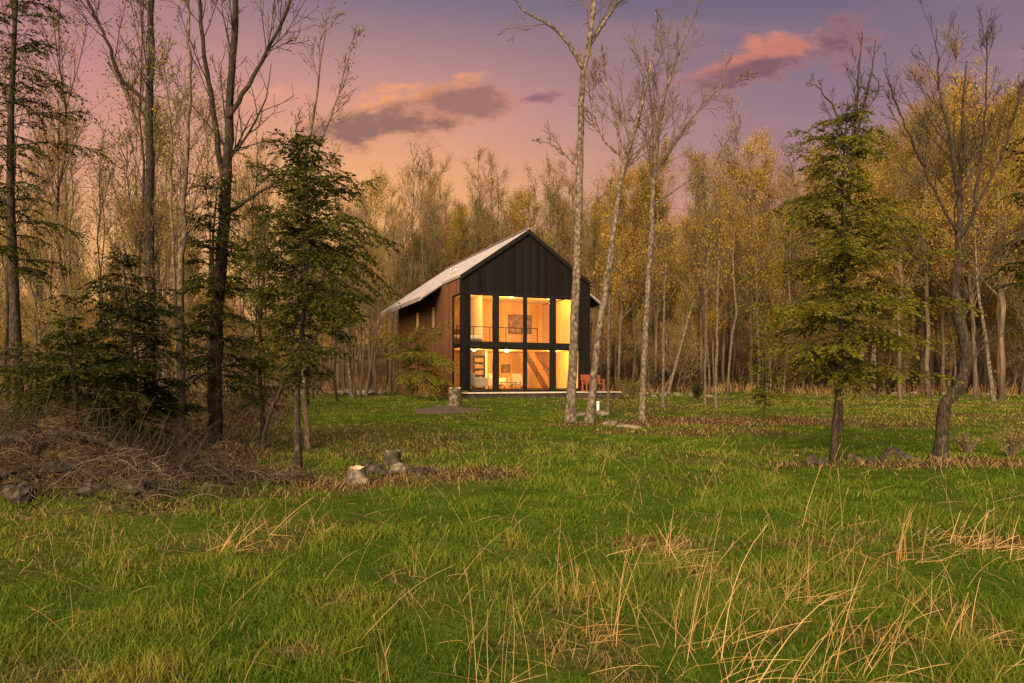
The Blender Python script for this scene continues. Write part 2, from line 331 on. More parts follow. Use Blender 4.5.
def build_world():
    w = bpy.data.worlds.new('World'); SC.world = w; w.use_nodes = True
    nt = w.node_tree; nt.nodes.clear(); L = nt.links.new
    def mth(op, a, b=None, c=None, clamp=False):
        n = nt.nodes.new('ShaderNodeMath'); n.operation = op; n.use_clamp = clamp
        for i, v in enumerate((a, b, c)):
            if v is None: continue
            if isinstance(v, (int, float)): n.inputs[i].default_value = v
            else: L(v, n.inputs[i])
        return n.outputs[0]
    def mixc(f, a, b):
        n = nt.nodes.new('ShaderNodeMix'); n.data_type = 'RGBA'
        for i, v in ((0, f), (6, a), (7, b)):
            if isinstance(v, (int, float)): n.inputs[i].default_value = v
            elif isinstance(v, tuple): n.inputs[i].default_value = (*v, 1)
            else: L(v, n.inputs[i])
        return n.outputs[2]
    def smooth(x, a, b):
        n = nt.nodes.new('ShaderNodeMapRange'); n.interpolation_type = 'SMOOTHSTEP'
        L(x, n.inputs[0]); n.inputs[1].default_value = a; n.inputs[2].default_value = b
        return n.outputs[0]
    tc = nt.nodes.new('ShaderNodeTexCoord'); sp = nt.nodes.new('ShaderNodeSeparateXYZ'); L(tc.outputs['Generated'], sp.inputs[0])
    x, y, z = sp.outputs
    el = mth('MULTIPLY', mth('ARCSINE', z), 180 / PI)
    az = mth('MULTIPLY', mth('ARCTAN2', x, y), 180 / PI)
    e01 = mth('DIVIDE', el, 45.0, clamp=True)
    left = ramp(nt, e01, [(0.0, lin(240, 172, 92)), (0.20, lin(238, 172, 106)), (0.33, lin(214, 152, 124)), (0.48, lin(188, 132, 130)), (0.66, lin(150, 110, 122)), (1, lin(114, 98, 120))])
    mid = ramp(nt, e01, [(0.0, lin(232, 165, 95)), (0.28, lin(238, 170, 106)), (0.36, lin(234, 166, 112)), (0.48, lin(204, 146, 128)), (0.64, lin(126, 108, 126)), (1, lin(100, 94, 122))])
    right = ramp(nt, e01, [(0.0, lin(205, 140, 110)), (0.28, lin(180, 126, 124)), (0.42, lin(148, 116, 128)), (0.62, lin(106, 94, 118)), (1, lin(88, 84, 116))])
    sky = mixc(smooth(az, -36, -14), left, mid)
    sky = mixc(smooth(az, -12, 26), sky, right)
    # clouds, laid out over the sky by direction
    ysafe = mth('MAXIMUM', y, 0.05)
    u = mth('DIVIDE', x, ysafe); v = mth('DIVIDE', z, ysafe)
    front = smooth(y, 0.1, 0.3)
    def noise(scale, detail, sx, sy, off, rough=0.55):
        cb = nt.nodes.new('ShaderNodeCombineXYZ')
        L(mth('MULTIPLY', u, sx), cb.inputs[0]); L(mth('MULTIPLY', v, sy), cb.inputs[1]); cb.inputs[2].default_value = off
        n = nt.nodes.new('ShaderNodeTexNoise'); n.inputs['Scale'].default_value = scale; n.inputs['Detail'].default_value = detail; n.inputs['Roughness'].default_value = rough
        L(cb.outputs[0], n.inputs['Vector']); return n.outputs[0]
    def cloud(sky, px, py, rx, ry, tilt, core, rim, off, dens=1.0, edge=0.5):
        cu, cv = (px - 512) / F, (HOR - py) / F
        du = mth('SUBTRACT', u, cu); dv = mth('SUBTRACT', mth('SUBTRACT', v, cv), mth('MULTIPLY', du, tilt))
        r2 = mth('ADD', mth('POWER', mth('ABSOLUTE', mth('DIVIDE', du, rx / F)), 2.0), mth('POWER', mth('ABSOLUTE', mth('DIVIDE', dv, ry / F)), 2.0))
        d = mth('SUBTRACT', 1.0, mth('SQRT', r2))
        n = noise(12.0, 8, 1.0, 2.2, off, 0.62)
        f = mth('ADD', d, mth('MULTIPLY', mth('SUBTRACT', n, 0.5), 3.2))
        m = mth('MULTIPLY', mth('MULTIPLY', smooth(f, 0.0, edge), dens), front)
        n2 = noise(7.0, 5, 1.0, 2.0, off + 3.3)
        lightside = mth('ADD', mth('ADD', mth('DIVIDE', dv, ry / F), mth('MULTIPLY', mth('DIVIDE', du, rx / F), -0.35)), mth('MULTIPLY', mth('SUBTRACT', n2, 0.5), 3.4))
        thin = mth('SUBTRACT', 1.0, smooth(f, 0.15, 0.8))
        k = mth('MAXIMUM', smooth(lightside, 0.2, 1.1), mth('MULTIPLY', thin, 0.55))
        return mixc(m, sky, mixc(k, core, rim))
    # long faint veil
    veil = mth('MULTIPLY', mth('MULTIPLY', smooth(noise(3.0, 6, 1.0, 5.0, 7.7), 0.50, 0.78), 0.12), front)
    sky = mixc(veil, sky, lin(236, 168, 132))
    sky = cloud(sky, 290, 96, 90, 16, 0.05, lin(218, 146, 122), lin(238, 168, 122), 1.0, 0.55, 1.0)
    sky = cloud(sky, 392, 121, 122, 33, 0.24, lin(148, 104, 92), lin(240, 158, 98), 2.35, 1.0, 0.75)
    sky = cloud(sky, 458, 102, 64, 22, 0.0, lin(156, 108, 96), lin(218, 144, 110), 4.1, .95, .7)
    sky = cloud(sky, 538, 98, 34, 9, 0.15, lin(142, 98, 106), lin(190, 130, 126), 5.6)
    sky = cloud(sky, 764, 61, 118, 32, 0.30, lin(124, 86, 94), lin(206, 126, 102), 8.2, 1.0, .9)
    sky = cloud(sky, 786, 44, 40, 16, 0.1, lin(196, 120, 100), lin(226, 142, 108), 9.9, 0.9, .8)
    # fill light added to the unseen sky, overhead and behind the camera
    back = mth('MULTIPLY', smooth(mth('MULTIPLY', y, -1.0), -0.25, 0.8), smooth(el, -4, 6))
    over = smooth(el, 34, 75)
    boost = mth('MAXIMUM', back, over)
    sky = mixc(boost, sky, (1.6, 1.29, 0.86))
    ns = nt.nodes.new('ShaderNodeTexSky'); ns.sky_type = 'NISHITA'; ns.sun_disc = False
    ns.sun_elevation = SUN_EL; ns.sun_rotation = SUN_AZ % (2 * PI)
    bgs = nt.nodes.new('ShaderNodeBackground'); L(ns.outputs[0], bgs.inputs[0]); bgs.inputs[1].default_value = 0.0015
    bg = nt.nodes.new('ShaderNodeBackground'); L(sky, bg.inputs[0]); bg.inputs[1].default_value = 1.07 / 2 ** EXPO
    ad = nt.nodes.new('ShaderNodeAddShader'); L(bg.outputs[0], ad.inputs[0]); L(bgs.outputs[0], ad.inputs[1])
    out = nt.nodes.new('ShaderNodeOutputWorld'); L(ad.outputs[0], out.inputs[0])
build_world()

# ------------------------------------------------------------------ ground
# brown patches given by (pixel column, pixel row, half width m, half depth m, strength), turned into ground positions once
BROWN = []
for px, py, rx, ry, k in [(445, 474, 1.3, 1.0, 1.0), (350, 482, 1.5, 0.8, 0.9), (400, 452, 1.6, 1.5, 0.6), (640, 424, 2.2, 1.6, 1.0), (690, 420, 2.4, 1.5, 1.0), (760, 422, 3.4, 2.0, 1.0), (700, 432, 2.6, 1.4, .7), (960, 404, 4, 2.6, .55), (820, 404, 4, 2.0, .45), (560, 448, 2.4, 1.0, .35), (400, 440, 2.0, 2.0, .5),
                          (590, 425, 1.2, 0.9, 0.7), (870, 424, 3.4, 1.6, 0.6), (985, 416, 3, 2.0, 0.6), (830, 465, 1.6, 0.5, 0.7), (905, 464, 1.8, 0.5, 0.9), (1000, 463, 1.4, 0.8, 0.8),
                          (250, 497, 0.9, 0.3, 0.5), (150, 508, 0.9, 0.3, 0.5), (60, 515, 0.8, 0.3, 0.5), (330, 432, 2.2, 3.0, 0.55), (470, 440, 1.6, 2.0, 0.35),
                          (640, 385, 9, 7, 0.3), (265, 550, 0.3, 0.12, 0.7), (650, 545, 0.55, 0.28, 0.7), (1000, 545, 0.5, 0.25, 0.8), (520, 545, 0.3, 0.15, 0.5), (345, 600, .2, .15, .6), (690, 575, .4, .25, .5), (880, 640, .3, .2, .5), (300, 655, .25, .15, .6), (800, 545, .5, .2, .5)]:
    X, Y = on_ground(px, py); BROWN.append((X, Y, rx, ry, k))

def brown(x, y):
    w = np.zeros_like(x)
    n = 0.9 * fbm(x, y, 1.3, 11) + 0.5 * vnoise(x, y, 0.35, 15)
    for X, Y, rx, ry, k in BROWN:
        r = np.sqrt(((x - X) / rx) ** 2 + ((y - Y) / ry) ** 2)
        w = np.maximum(w, np.minimum(1, 1.25 * k) * sstep(1.5, 0.45, r + 0.6 * n))
    b = sstep(0.06, 0.45, bank(x, y))
    woods = sstep(0, 7, y - 47 + 0.12 * x + 4 * fbm(x, y, 6, 13))
    hb = sstep(0, 3, y - 33 - 0.10 * np.abs(x + 10)) * sstep(-5, -9, x)
    w = np.maximum(w, np.maximum(b, np.maximum(woods, 0.0 * hb)))
    w = np.maximum(w, 0.45 * sstep(0.08, 0.4, fbm(x, y, 1.9, 21)) * sstep(3, 7, y))
    w = np.maximum(w, 0.6 * sstep(-0.1, 0.45, fbm(x, y, 3.2, 23) + .08) * sstep(14, 22, y) * sstep(2, 7, x + .05 * y))
    w = np.maximum(w, 0.6 * sstep(0.12, 0.4, fbm(x, y, 0.6, 27)) * sstep(9, 4, y))
    return np.clip(w, 0, 1)

def build_ground():
    t = np.linspace(-1, 1, 501); xs = np.sinh(t * 5.2) / math.sinh(5.2) * 700
    s = np.linspace(0, 1, 561); ys = np.concatenate([[-60, -30, -14, -7, -3], np.sinh(s * 5.6) / math.sinh(5.6) * 900 - 1.0])
    X, Y = np.meshgrid(xs, ys); Z = ground(X, Y)
    a = Acc(); nx, ny = len(xs), len(ys)
    i = np.arange(ny - 1)[:, None] * nx; j = np.arange(nx - 1)[None]
    Q = np.stack([i + j, i + j + 1, i + nx + j + 1, i + nx + j], -1).reshape(-1, 4)
    V = np.stack([X, Y, Z], -1).reshape(-1, 3)
    a.add(V, Q, None, 0, brown(X, Y).ravel())
    m, nt, out = nmat('ground_cover')
    att = nd(nt, 'ShaderNodeAttribute'); att.attribute_name = 'var'
    tc = nd(nt, 'ShaderNodeTexCoord')
    n1 = nd(nt, 'ShaderNodeTexNoise'); n1.inputs['Scale'].default_value = 2.2; n1.inputs['Detail'].default_value = 7; nt.links.new(tc.outputs['Object'], n1.inputs['Vector'])
    n2 = nd(nt, 'ShaderNodeTexNoise'); n2.inputs['Scale'].default_value = 14; n2.inputs['Detail'].default_value = 5; nt.links.new(tc.outputs['Object'], n2.inputs['Vector'])
    g = ramp(nt, n1.outputs[0], [(0.3, (0.020, 0.032, 0.005)), (0.55, (0.036, 0.054, 0.008)), (0.75, (0.07, 0.075, 0.018))])
    b = ramp(nt, n2.outputs[0], [(0.34, (0.010, 0.007, 0.005)), (0.5, (0.042, 0.027, 0.016)), (0.72, (0.125, 0.080, 0.044))])
    mx = nd(nt, 'ShaderNodeMix'); mx.data_type = 'RGBA'
    nt.links.new(att.outputs['Fac'], mx.inputs[0]); nt.links.new(g, mx.inputs[6]); nt.links.new(b, mx.inputs[7])
    bp = nd(nt, 'ShaderNodeBump'); bp.inputs['Strength'].default_value = 0.8; bp.inputs['Distance'].default_value = 0.05; nt.links.new(n2.outputs[0], bp.inputs['Height'])
    pr = nd(nt, 'ShaderNodeBsdfDiffuse'); nt.links.new(mx.outputs[2], pr.inputs[0]); nt.links.new(bp.outputs[0], pr.inputs['Normal'])
    nt.links.new(pr.outputs[0], out.inputs[0])
    o = a.obj('ground', m, smooth=True); tag(o, kind='structure')
build_ground()

# ------------------------------------------------------------------ grass
def blades(a, x, y, h, w, lean, rng, var, mat=0):
    n = len(x); z = ground(x, y) - 0.01
    th = rng.uniform(0, 2 * PI, n); dx, dy = np.cos(th), np.sin(th)
    ph = rng.uniform(0, 2 * PI, n); lx, ly = np.cos(ph) * lean, np.sin(ph) * lean
    P = np.stack([x, y, z], -1); W = np.stack([dx, dy, np.zeros(n)], -1) * (w * 0.5)[:, None]
    Mi = P + np.stack([lx * h * 0.35, ly * h * 0.35, h * 0.6], -1)
    Tp = P + np.stack([lx * h, ly * h, h * np.sqrt(np.clip(1 - 0.5 * lean ** 2, 0.15, 1))], -1)
    V = np.stack([P - W, P + W, Mi + W * 0.75, Mi - W * 0.75, Tp], 1).reshape(-1, 3)
    i = np.arange(n)[:, None] * 5
    a.add(V, i + np.array([[0, 1, 2, 3]]), i + np.array([[3, 2, 4]]), mat, np.repeat(var, 5))

def sample_wedge(n, y0, y1, rng, half=0.86):
    y = np.exp(rng.uniform(math.log(y0), math.log(y1), n)); x = rng.uniform(-1, 1, n) * (half * y + (1.4 if half > .85 else 0))
    return x, y

HOUSE_P = np.array([-2.6, 34.7]); HA = RAD(23); HU = np.array([math.cos(HA), math.sin(HA)]); HV = np.array([-math.sin(HA), math.cos(HA)])
def in_house(x, y, m=0.0):
    s = (x - HOUSE_P[0]) * HU[0] + (y - HOUSE_P[1]) * HU[1]; d = (x - HOUSE_P[0]) * HV[0] + (y - HOUSE_P[1]) * HV[1]
    return (s > -0.3 - m) & (s < 9.4 + m) & (d > -1.6 - m) & (d < 13.6 + m)

def build_grass():
    rng = np.random.default_rng(11)
    x, y = sample_wedge(540000, 2.3, 62, rng)
    b = brown(x, y); keep = (rng.random(len(x)) > b * 0.97) & ~in_house(x, y)
    x, y, b = x[keep], y[keep], b[keep]
    tuft = fbm(x, y, 0.42, 31, 3); big = fbm(x, y, 2.6, 35)
    h = (0.035 + 0.125 * np.clip(tuft + 0.12, 0, 1) + 0.035 * np.clip(big, -0.5, 1)) * rng.uniform(0.5, 1.35, len(x)) * np.where(y > 14, 0.75, 1)
    w = 0.0056 * np.maximum(1, y / 4.6) * rng.uniform(0.7, 1.4, len(x))
    var = np.clip(0.37 + 0.36 * big + 0.70 * tuft + rng.normal(0, 0.14, len(x)) + 0.25 * b + 0.17 * sstep(12, 26, y), 0, 1)
    a = Acc(); blades(a, x, y, np.clip(h, 0.02, 0.3), w, rng.uniform(0.2, 1.15, len(x)), rng, var)
    gm = leafmat('grass_blade', [(0.10, (0.009, 0.023, 0.003)), (0.34, (0.027, 0.059, 0.006)), (0.60, (0.056, 0.098, 0.011)), (0.84, (0.110, 0.134, 0.022)), (0.98, (0.24, 0.18, 0.045))], 0.35, 0.6)
    tag(a.obj('lawn_grass', gm), kind='stuff')
    # short dry grass and thatch in the brown patches and between the green blades
    x, y = sample_wedge(150000, 2.6, 60, rng)
    b = brown(x, y); keep = (rng.random(len(x)) < np.maximum(b * 0.75, 0.05)) & ~in_house(x, y) & (bank(x, y) < 0.6) & (y < 50)
    x, y, b = x[keep], y[keep], b[keep]
    h = rng.uniform(0.03, 0.14, len(x)); w = 0.0036 * np.maximum(1, y / 4.2) * rng.uniform(0.7, 1.4, len(x))
    a = Acc(); blades(a, x, y, h, w, rng.uniform(0.6, 1.35, len(x)), rng, rng.random(len(x)) * 0.75)
    tm = leafmat('thatch', [(0.1, (0.090, 0.062, 0.024)), (0.5, (0.18, 0.128, 0.052)), (0.95, (0.33, 0.24, 0.11))], 0.2, 1.5)
    tag(a.obj('dry_grass_thatch', tm), kind='stuff')
build_grass()

def stalk(a, p, h, lean, az, r, rng, droop=0.3, mat=0):
    n = 6; P = [np.array(p, float)]; d = np.array([math.sin(lean) * math.cos(az), math.sin(lean) * math.sin(az), math.cos(lean)])
    for i in range(n):
        d = d + np.array([math.cos(az), math.sin(az), -0.5]) * droop / n * (i / n) * 2 + rng.normal(0, 0.02, 3); d /= np.linalg.norm(d)
        q = P[-1] + d * h / n
        g = gz(q[0], q[1]) + 0.015
        if q[2] < g: q[2] = g
        P.append(q)
    k0 = a.n
    a.tube(P, np.linspace(r, r * 0.45, n + 1), 3, mat)
    a.var[-1][:] = rng.random()
    return P

def tuft(px, py, n, h, label, spread=0.10, lean=(0.05, 0.6), az=None, droop=0.3, flat=0, r=0.0024):
    X, Y = on_ground(px, py)
    rng = np.random.default_rng(int(px * 7 + py)); z = gz(X, Y)
    a = Acc()
    n = max(3, int(n * .7)); flat = int(flat * 1.5); spread = min(spread, .12)
    for i in range(n + flat):
        fl = i >= n
        x = X + rng.normal(0, spread * (1.8 if fl else 1)); y = Y + rng.normal(0, spread * (1.4 if fl else 1))
        A = rng.uniform(0, 2 * PI) if az is None or rng.random() < 0.35 else az + rng.normal(0, 0.5)
        ln = rng.uniform(1.15, 1.5) if fl else rng.uniform(*lean)
        hh = h * rng.uniform(0.35, 0.98) * (.6 if fl else 1)
        P = stalk(a, (x, y, gz(x, y) - 0.02), hh, ln, A, r * rng.choice([rng.uniform(.45, .8), rng.uniform(.8, 1.6)]) * max(.8, Y / 7), rng, droop * rng.uniform(0.1, 1.4))
        if not fl and rng.random() < 0.35:      # ragged seed head
            for q_ in range(5):
                q = P[-1] - (P[-1] - P[-2]) * rng.uniform(0, 1.2); e = q + (P[-1] - P[-2]) * .35 + rng.normal(0, .012, 3)
                W = unit(rng.normal(size=3)) * .0022 * max(1, Y / 7); a.add([q - W, q + W, e], None, [(0, 1, 2)], 0, [.35] * 3)
        if not fl and rng.random() < 0.7:      # a narrow leaf hanging off the stalk
            q = P[rng.integers(1, 5)]; A2 = rng.uniform(0, 2 * PI)
            W = np.array([-math.sin(A2), math.cos(A2), 0]) * 0.0025 * max(1, Y / 7); e = q + np.array([math.cos(A2), math.sin(A2), rng.uniform(-0.5, 0.6)]) * 0.22 * h
            a.add([q - W, q + W, e], None, [(0, 1, 2)], 0, [0.5] * 3)
    kk = 9; rb = min(.10, max(.04, spread * 1.2)); th = np.arange(kk) / kk * 2 * PI + .3           # crown of matted roots under the stems
    bx, by = X + rb * np.cos(th) * rng.uniform(.8, 1.2, kk), Y + rb * np.sin(th) * rng.uniform(.8, 1.2, kk)
    a.add(np.vstack([[X, Y, z + .002], np.stack([bx, by, ground(bx, by) - .02], -1)]), None, [(0, 1 + q, 1 + (q + 1) % kk) for q in range(kk)], 0, [.1] * (kk + 1))
    V = np.vstack(a.V) - np.array([X, Y, z]); a.V = [V]; a.var = [np.concatenate(a.var)]
    o = a.obj('dry_grass_tuft', M['straw']); o.location = (X, Y, z)
    tag(o, label, 'dry grass', 'dry grass tufts standing in the lawn')

TL = [
 (18, 560, 9, .55, 'thin dry grass tuft at the far left edge of the lawn', .07),
 (103, 558, 9, .62, 'upright pale dry grass tuft on the lawn below the left brush bank', .06),
 (228, 552, 26, .60, 'fan shaped straw tuft, the fullest one on the left lawn', .09),
 (268, 540, 8, .75, 'sparse leaning straw stems beside the full fan shaped tuft', .12),
 (318, 540, 9, .55, 'small dry tuft on the lawn below the pale stump', .08),
 (60, 640, 5, .5, 'few slanting straw stems low in the left corner', .14),
 (385, 690, 4, .78, 'thick upright straw stems by the bottom edge, left of centre', .02),
 (478, 690, 6, .80, 'tall straw stems by the bottom edge, just left of the centre', .05),
 (508, 684, 4, .72, 'single upright straw stem cluster at the bottom centre', .02),
 (420, 575, 7, .45, 'low loose straw tuft in the middle of the lawn', .06),
 (560, 600, 8, .62, 'slender dry stems right of the lawn centre, nearly upright', .08),
 (607, 640, 16, .80, 'dense cluster of tall straw stems right of the bottom centre', .10),
 (668, 560, 18, .55, 'tangled bleached grass mat with bent stems on the right lawn', .2),
 (695, 650, 20, .90, 'large crossing straw stems in the right foreground', .22),
 (752, 690, 12, .85, 'bent straw clump at the bottom edge, right of centre', .10),
 (790, 600, 12, .70, 'thin upright stems between the two straw mats on the right', .14),
 (820, 530, 9, .95, 'tallest lone dry stems on the lawn below the right evergreen', .14),
 (860, 680, 16, .80, 'straw clump leaning both ways near the lower right', .15),
 (905, 560, 16, .60, 'bushy straw tuft right of the tall lone stems', .10),
 (945, 640, 12, .65, 'scattered straw stems in the lower right corner', .20),
 (968, 545, 14, .70, 'slanting straw tuft just left of the bleached mat at the right edge', .12),
 (1005, 560, 24, .60, 'bleached bent grass mat at the right edge of the lawn', .22),
]
for i, (px, py, n, h, lab, sp) in enumerate(TL):
    mat_ = 'mat' in lab
    up = 'pright' in lab or 'tall' in lab
    tuft(px, py, n, h, lab, sp, (0.02, 0.28) if up else (0.05, 0.85), 0.2 if i > 11 else None, 0.25 if up else 0.5, flat=26 if mat_ else (10 if n > 11 else 3))
tuft(1000, 392, 40, 1.5, 'tan dry grass clump at the foot of the leaning birch', .5, (0.05, 0.6), None, 0.3, r=0.004)
bpy.data.objects[[o.name for o in bpy.data.objects if o.name.startswith('dry_grass_tuft')][-1]]['group'] = 'dry grass by the wood'

def scattered_stalks():
    rng = np.random.default_rng(77); a = Acc()
    x, y = sample_wedge(700, 3.2, 14, rng, 0.8)
    for X, Y in zip(x, y):
        if bank(np.array([X]), np.array([Y]))[0] > 0.3: continue
        if X < 0 and rng.random() < 0.45: continue
        f = rng.random()
        stalk(a, (X, Y, gz(X, Y) - 0.02), rng.uniform(.15, .45) if f < .85 else rng.uniform(.5, .8), rng.uniform(0.05, 1.45), rng.uniform(0, 2 * PI), 0.0013 * max(1, Y / 7), rng, 0.6)
    tag(a.obj('dry_grass_stems', M['straw']), kind='stuff')
scattered_stalks()

# ------------------------------------------------------------------ trees

def perp(d, rng):
    a = rng.normal(size=3); a = a - d * a.dot(d); return unit(a)

def grow(tr, cr, tips, p, d, L, r, lvl, c, rng):
    n = c['seg'][lvl]; P = [p]; dd = d
    for i in range(n):
        dd = unit(dd + rng.normal(0, c['wig'][lvl], 3) + np.array([0, 0, c['up'][lvl]]))
        P.append(P[-1] + dd * L / n)
    P = np.array(P); R = np.maximum(np.linspace(r, r * 0.2, n + 1), c['rmin'] * (1 if lvl <= 1 else .72))
    (tr if lvl <= 1 else cr).tube(P, R, 5 if lvl <= 1 else 3, 0)
    if lvl >= c['leaf_lvl']:
        for _ in range(c['tip'][lvl]):
            t = rng.uniform(0.35, 1.0) * n; i = min(int(t), n - 1); tips.append(P[i] + (P[i + 1] - P[i]) * (t - i))
    if lvl < c['max']:
        for k in range(c['n'][lvl + 1]):
            t = rng.uniform(c['t0'], 0.98) * n; i = min(int(t), n - 1); q = P[i] + (P[i + 1] - P[i]) * (t - i)
            di = unit(P[i + 1] - P[i]); ang = c['ang'][lvl + 1] * rng.uniform(0.65, 1.3)
            nd_ = unit(di * math.cos(ang) + perp(di, rng) * math.sin(ang))
            f = t / n
            grow(tr, cr, tips, q, nd_, L * c['ratio'][lvl + 1] * (1.15 - 0.55 * f) * rng.uniform(0.6, 1.2), R[i] * 0.6, lvl + 1, c, rng)

def catmull(P, n):
    P = np.array(P, float); Q = np.vstack([2 * P[0] - P[1], P, 2 * P[-1] - P[-2]]); out = []
    for i in range(1, len(Q) - 2):
        for t in np.linspace(0, 1, n, endpoint=False):
            a, b, c, d = Q[i - 1:i + 3]
            out.append(0.5 * (2 * b + (c - a) * t + (2 * a - 5 * b + 4 * c - d) * t * t + (3 * b - a - 3 * c + d) * t ** 3))
    out.append(P[-1]); return np.array(out)

CFG = dict(seg=[8, 6, 5, 4], wig=[.05, .07, .09, .12], up=[.06, .07, .05, .03], rmin=.005, leaf_lvl=2, tip=[0, 1, 2, 2], n=[0, 16, 6, 3],
           ang=[0, .6, .62, .6], ratio=[0, .34, .52, .55], max=3, t0=.12)

def cfg(**k):
    c = dict(CFG); c.update(k); return c

def stems_tree(name, label, base, stems, c, leaf, nleaf, lsize, bark, seed, cat='tree', group=None, flare=1.35):
    """a tree whose main stems follow given paths [(Vector, radius), ...]; side limbs grow along them above t_start"""
    rng = np.random.default_rng(seed); tr, cr, tips = Acc(), Acc(), []
    root = thing(name, label, cat, base, 0, group); B = np.array(base)
    for si, (path, t_start, nb, blen, ang) in enumerate(stems):
        P = catmull([np.array(p) - B for p, r in path], 7); R = np.interp(np.linspace(0, len(path) - 1, len(P)), range(len(path)), [r for p, r in path])
        P[1:] += rng.normal(0, 0.012, P[1:].shape)
        if si == 0:
            R = R.copy(); R[0] *= flare; R[1] *= 1 + (flare - 1) * 0.35
            P = np.vstack([P[0] - np.array([0, 0, .25]), P]); R = np.concatenate([[R[0] * 1.15], R])
        tr.tube(P, R, 10, 0, True, .07, rng)
        seglen = np.concatenate([[0], np.cumsum(np.linalg.norm(np.diff(P, axis=0), axis=1))]); Ltot = seglen[-1]
        for k in range(nb):
            s = rng.uniform(t_start, 0.995) * Ltot; i = min(np.searchsorted(seglen, s), len(P) - 1)
            di = unit(P[i] - P[i - 1]); a = ang * .85 * rng.uniform(.7, 1.25); f = (s / Ltot - t_start) / (1 - t_start + 1e-6)
            d = unit(di * math.cos(a) + perp(di, rng) * math.sin(a))
            grow(cr if bark is M['bark_pale'] else tr, cr, tips, P[i], d, blen * 1.1 * (1.1 - .65 * f) * rng.uniform(.5, 1.2), max(R[i] * .34, c['rmin']), 1, c, rng)
    if nleaf and tips:
        T = np.array(tips); idx = rng.integers(0, len(T), nleaf)
        cr.leaves(T[idx] + rng.normal(0, .09, (nleaf, 3)), lsize, rng, 1)
    tr.obj('trunk', bark, root, True)
    if cr.n: cr.obj('crown', [M['twig'] if bark is not M['bark_dark'] else M['bark_dark'], leaf], root)
    return root

def hemlock(label, px, py_base, py_top, R, seed, Y=None, n=90, start=.18, r=.08, leaf='leaf_hemlock', name='hemlock_tree', dens=1.0, lean=0.0, lsize=.05, skew=None, shape=.75, group=None, bark='bark_dark', bare_top=0.0, prof=None):
    rng = np.random.default_rng(seed)
    if Y is None: X, Y = on_ground(px, py_base)
    else: X = (px - 512) / F * Y
    z0 = gz(X, Y); H = CAMZ + (HOR - py_top) / F * Y - z0
    root = thing(name, label, 'evergreen tree', (X, Y, z0), 0, group)
    tr, cr = Acc(), Acc(); ns = 14; t = np.linspace(0, 1, ns + 1)
    C = np.stack([lean * t ** 1.4 + .05 * np.sin(t * 7 + seed), .05 * np.cos(t * 6 + seed), t * H], -1); C[0, 2] = -.25
    Rr = r * (1 - t * .93) ** .85; Rr[0] *= 1.5; Rr[1] *= 1.1
    tr.tube(C, Rr, 9, 0, True, .07, rng)
    for k in range(n):
        f = start + (1 - start) * (1 - bare_top) * ((k + rng.uniform(0, 1)) / n) ** .95
        h = f * (ns); i = min(int(h), ns - 1); p = C[i] + (C[i + 1] - C[i]) * (h - i)
        g = (f - start) / (1 - start)
        az = k * 2.39996 + rng.normal(0, .35)
        L = R * ((1 - g) ** shape * (0.65 + .35 * min(1, g * 5)) + .06) * rng.choice([rng.uniform(.25, .6), rng.uniform(.7, 1.2)])
        if prof: L *= .55 + .75 * math.exp(-((g - prof) / .28) ** 2)
        if skew is not None: L *= 1 + skew * math.cos(az)
        if L < .1: L = .1
        m = 7; el = RAD(rng.uniform(-8, 48)) * (0.5 + g); P = [p]
        for j in range(m):
            e = el - (j / m) * RAD(rng.uniform(15, 60)); az += rng.normal(0, .08)
            P.append(P[-1] + np.array([math.cos(az) * math.cos(e), math.sin(az) * math.cos(e), math.sin(e)]) * L / m)
        P = np.array(P); tr.tube(P, np.linspace(max(.22 * Rr[i], .007), .004, m + 1), 4, 0)
        # flat sprays along both sides
        nt_ = max(4, int(L / .075)); tt = np.linspace(.16, 1.0, nt_) * m
        for q, tv in enumerate(tt):
            ii = min(int(tv), m - 1); b = P[ii] + (P[ii + 1] - P[ii]) * (tv - ii); d = unit(P[ii + 1] - P[ii])
            for sd_ in (-1, 1):
                if rng.random() > .82 * dens: continue
                side = unit(np.cross(d, np.array([0, 0, 1.0]))) * sd_
                td = unit(d * rng.uniform(.5, 1.0) + side * rng.uniform(.6, 1.0) + np.array([0, 0, rng.uniform(-.60, .05)]))
                l = (.12 + .36 * L * (1 - .70 * tv / m)) * rng.uniform(.55, 1.2)
                nl = max(4, int(l / .0155)); s_ = np.sort(rng.random(nl))
                pos = b + td * (s_ * l)[:, None] + np.array([0, 0, -1.0]) * (.22 * l * s_ ** 2)[:, None] + rng.normal(0, .010, (nl, 3))
                sg = rng.choice([-1, 1], nl)[:, None]; sd2 = np.cross(td, np.array([0, 0, 1.0]))
                D = td * .75 + sd2 * sg * rng.uniform(.3, .9, (nl, 1)) + np.array([0, 0, -.18]) + rng.normal(0, .12, (nl, 3))
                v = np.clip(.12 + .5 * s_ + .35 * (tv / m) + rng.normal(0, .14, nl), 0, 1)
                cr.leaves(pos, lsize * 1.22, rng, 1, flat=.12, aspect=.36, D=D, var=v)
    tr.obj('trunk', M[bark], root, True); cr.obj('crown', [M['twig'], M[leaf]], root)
    return root

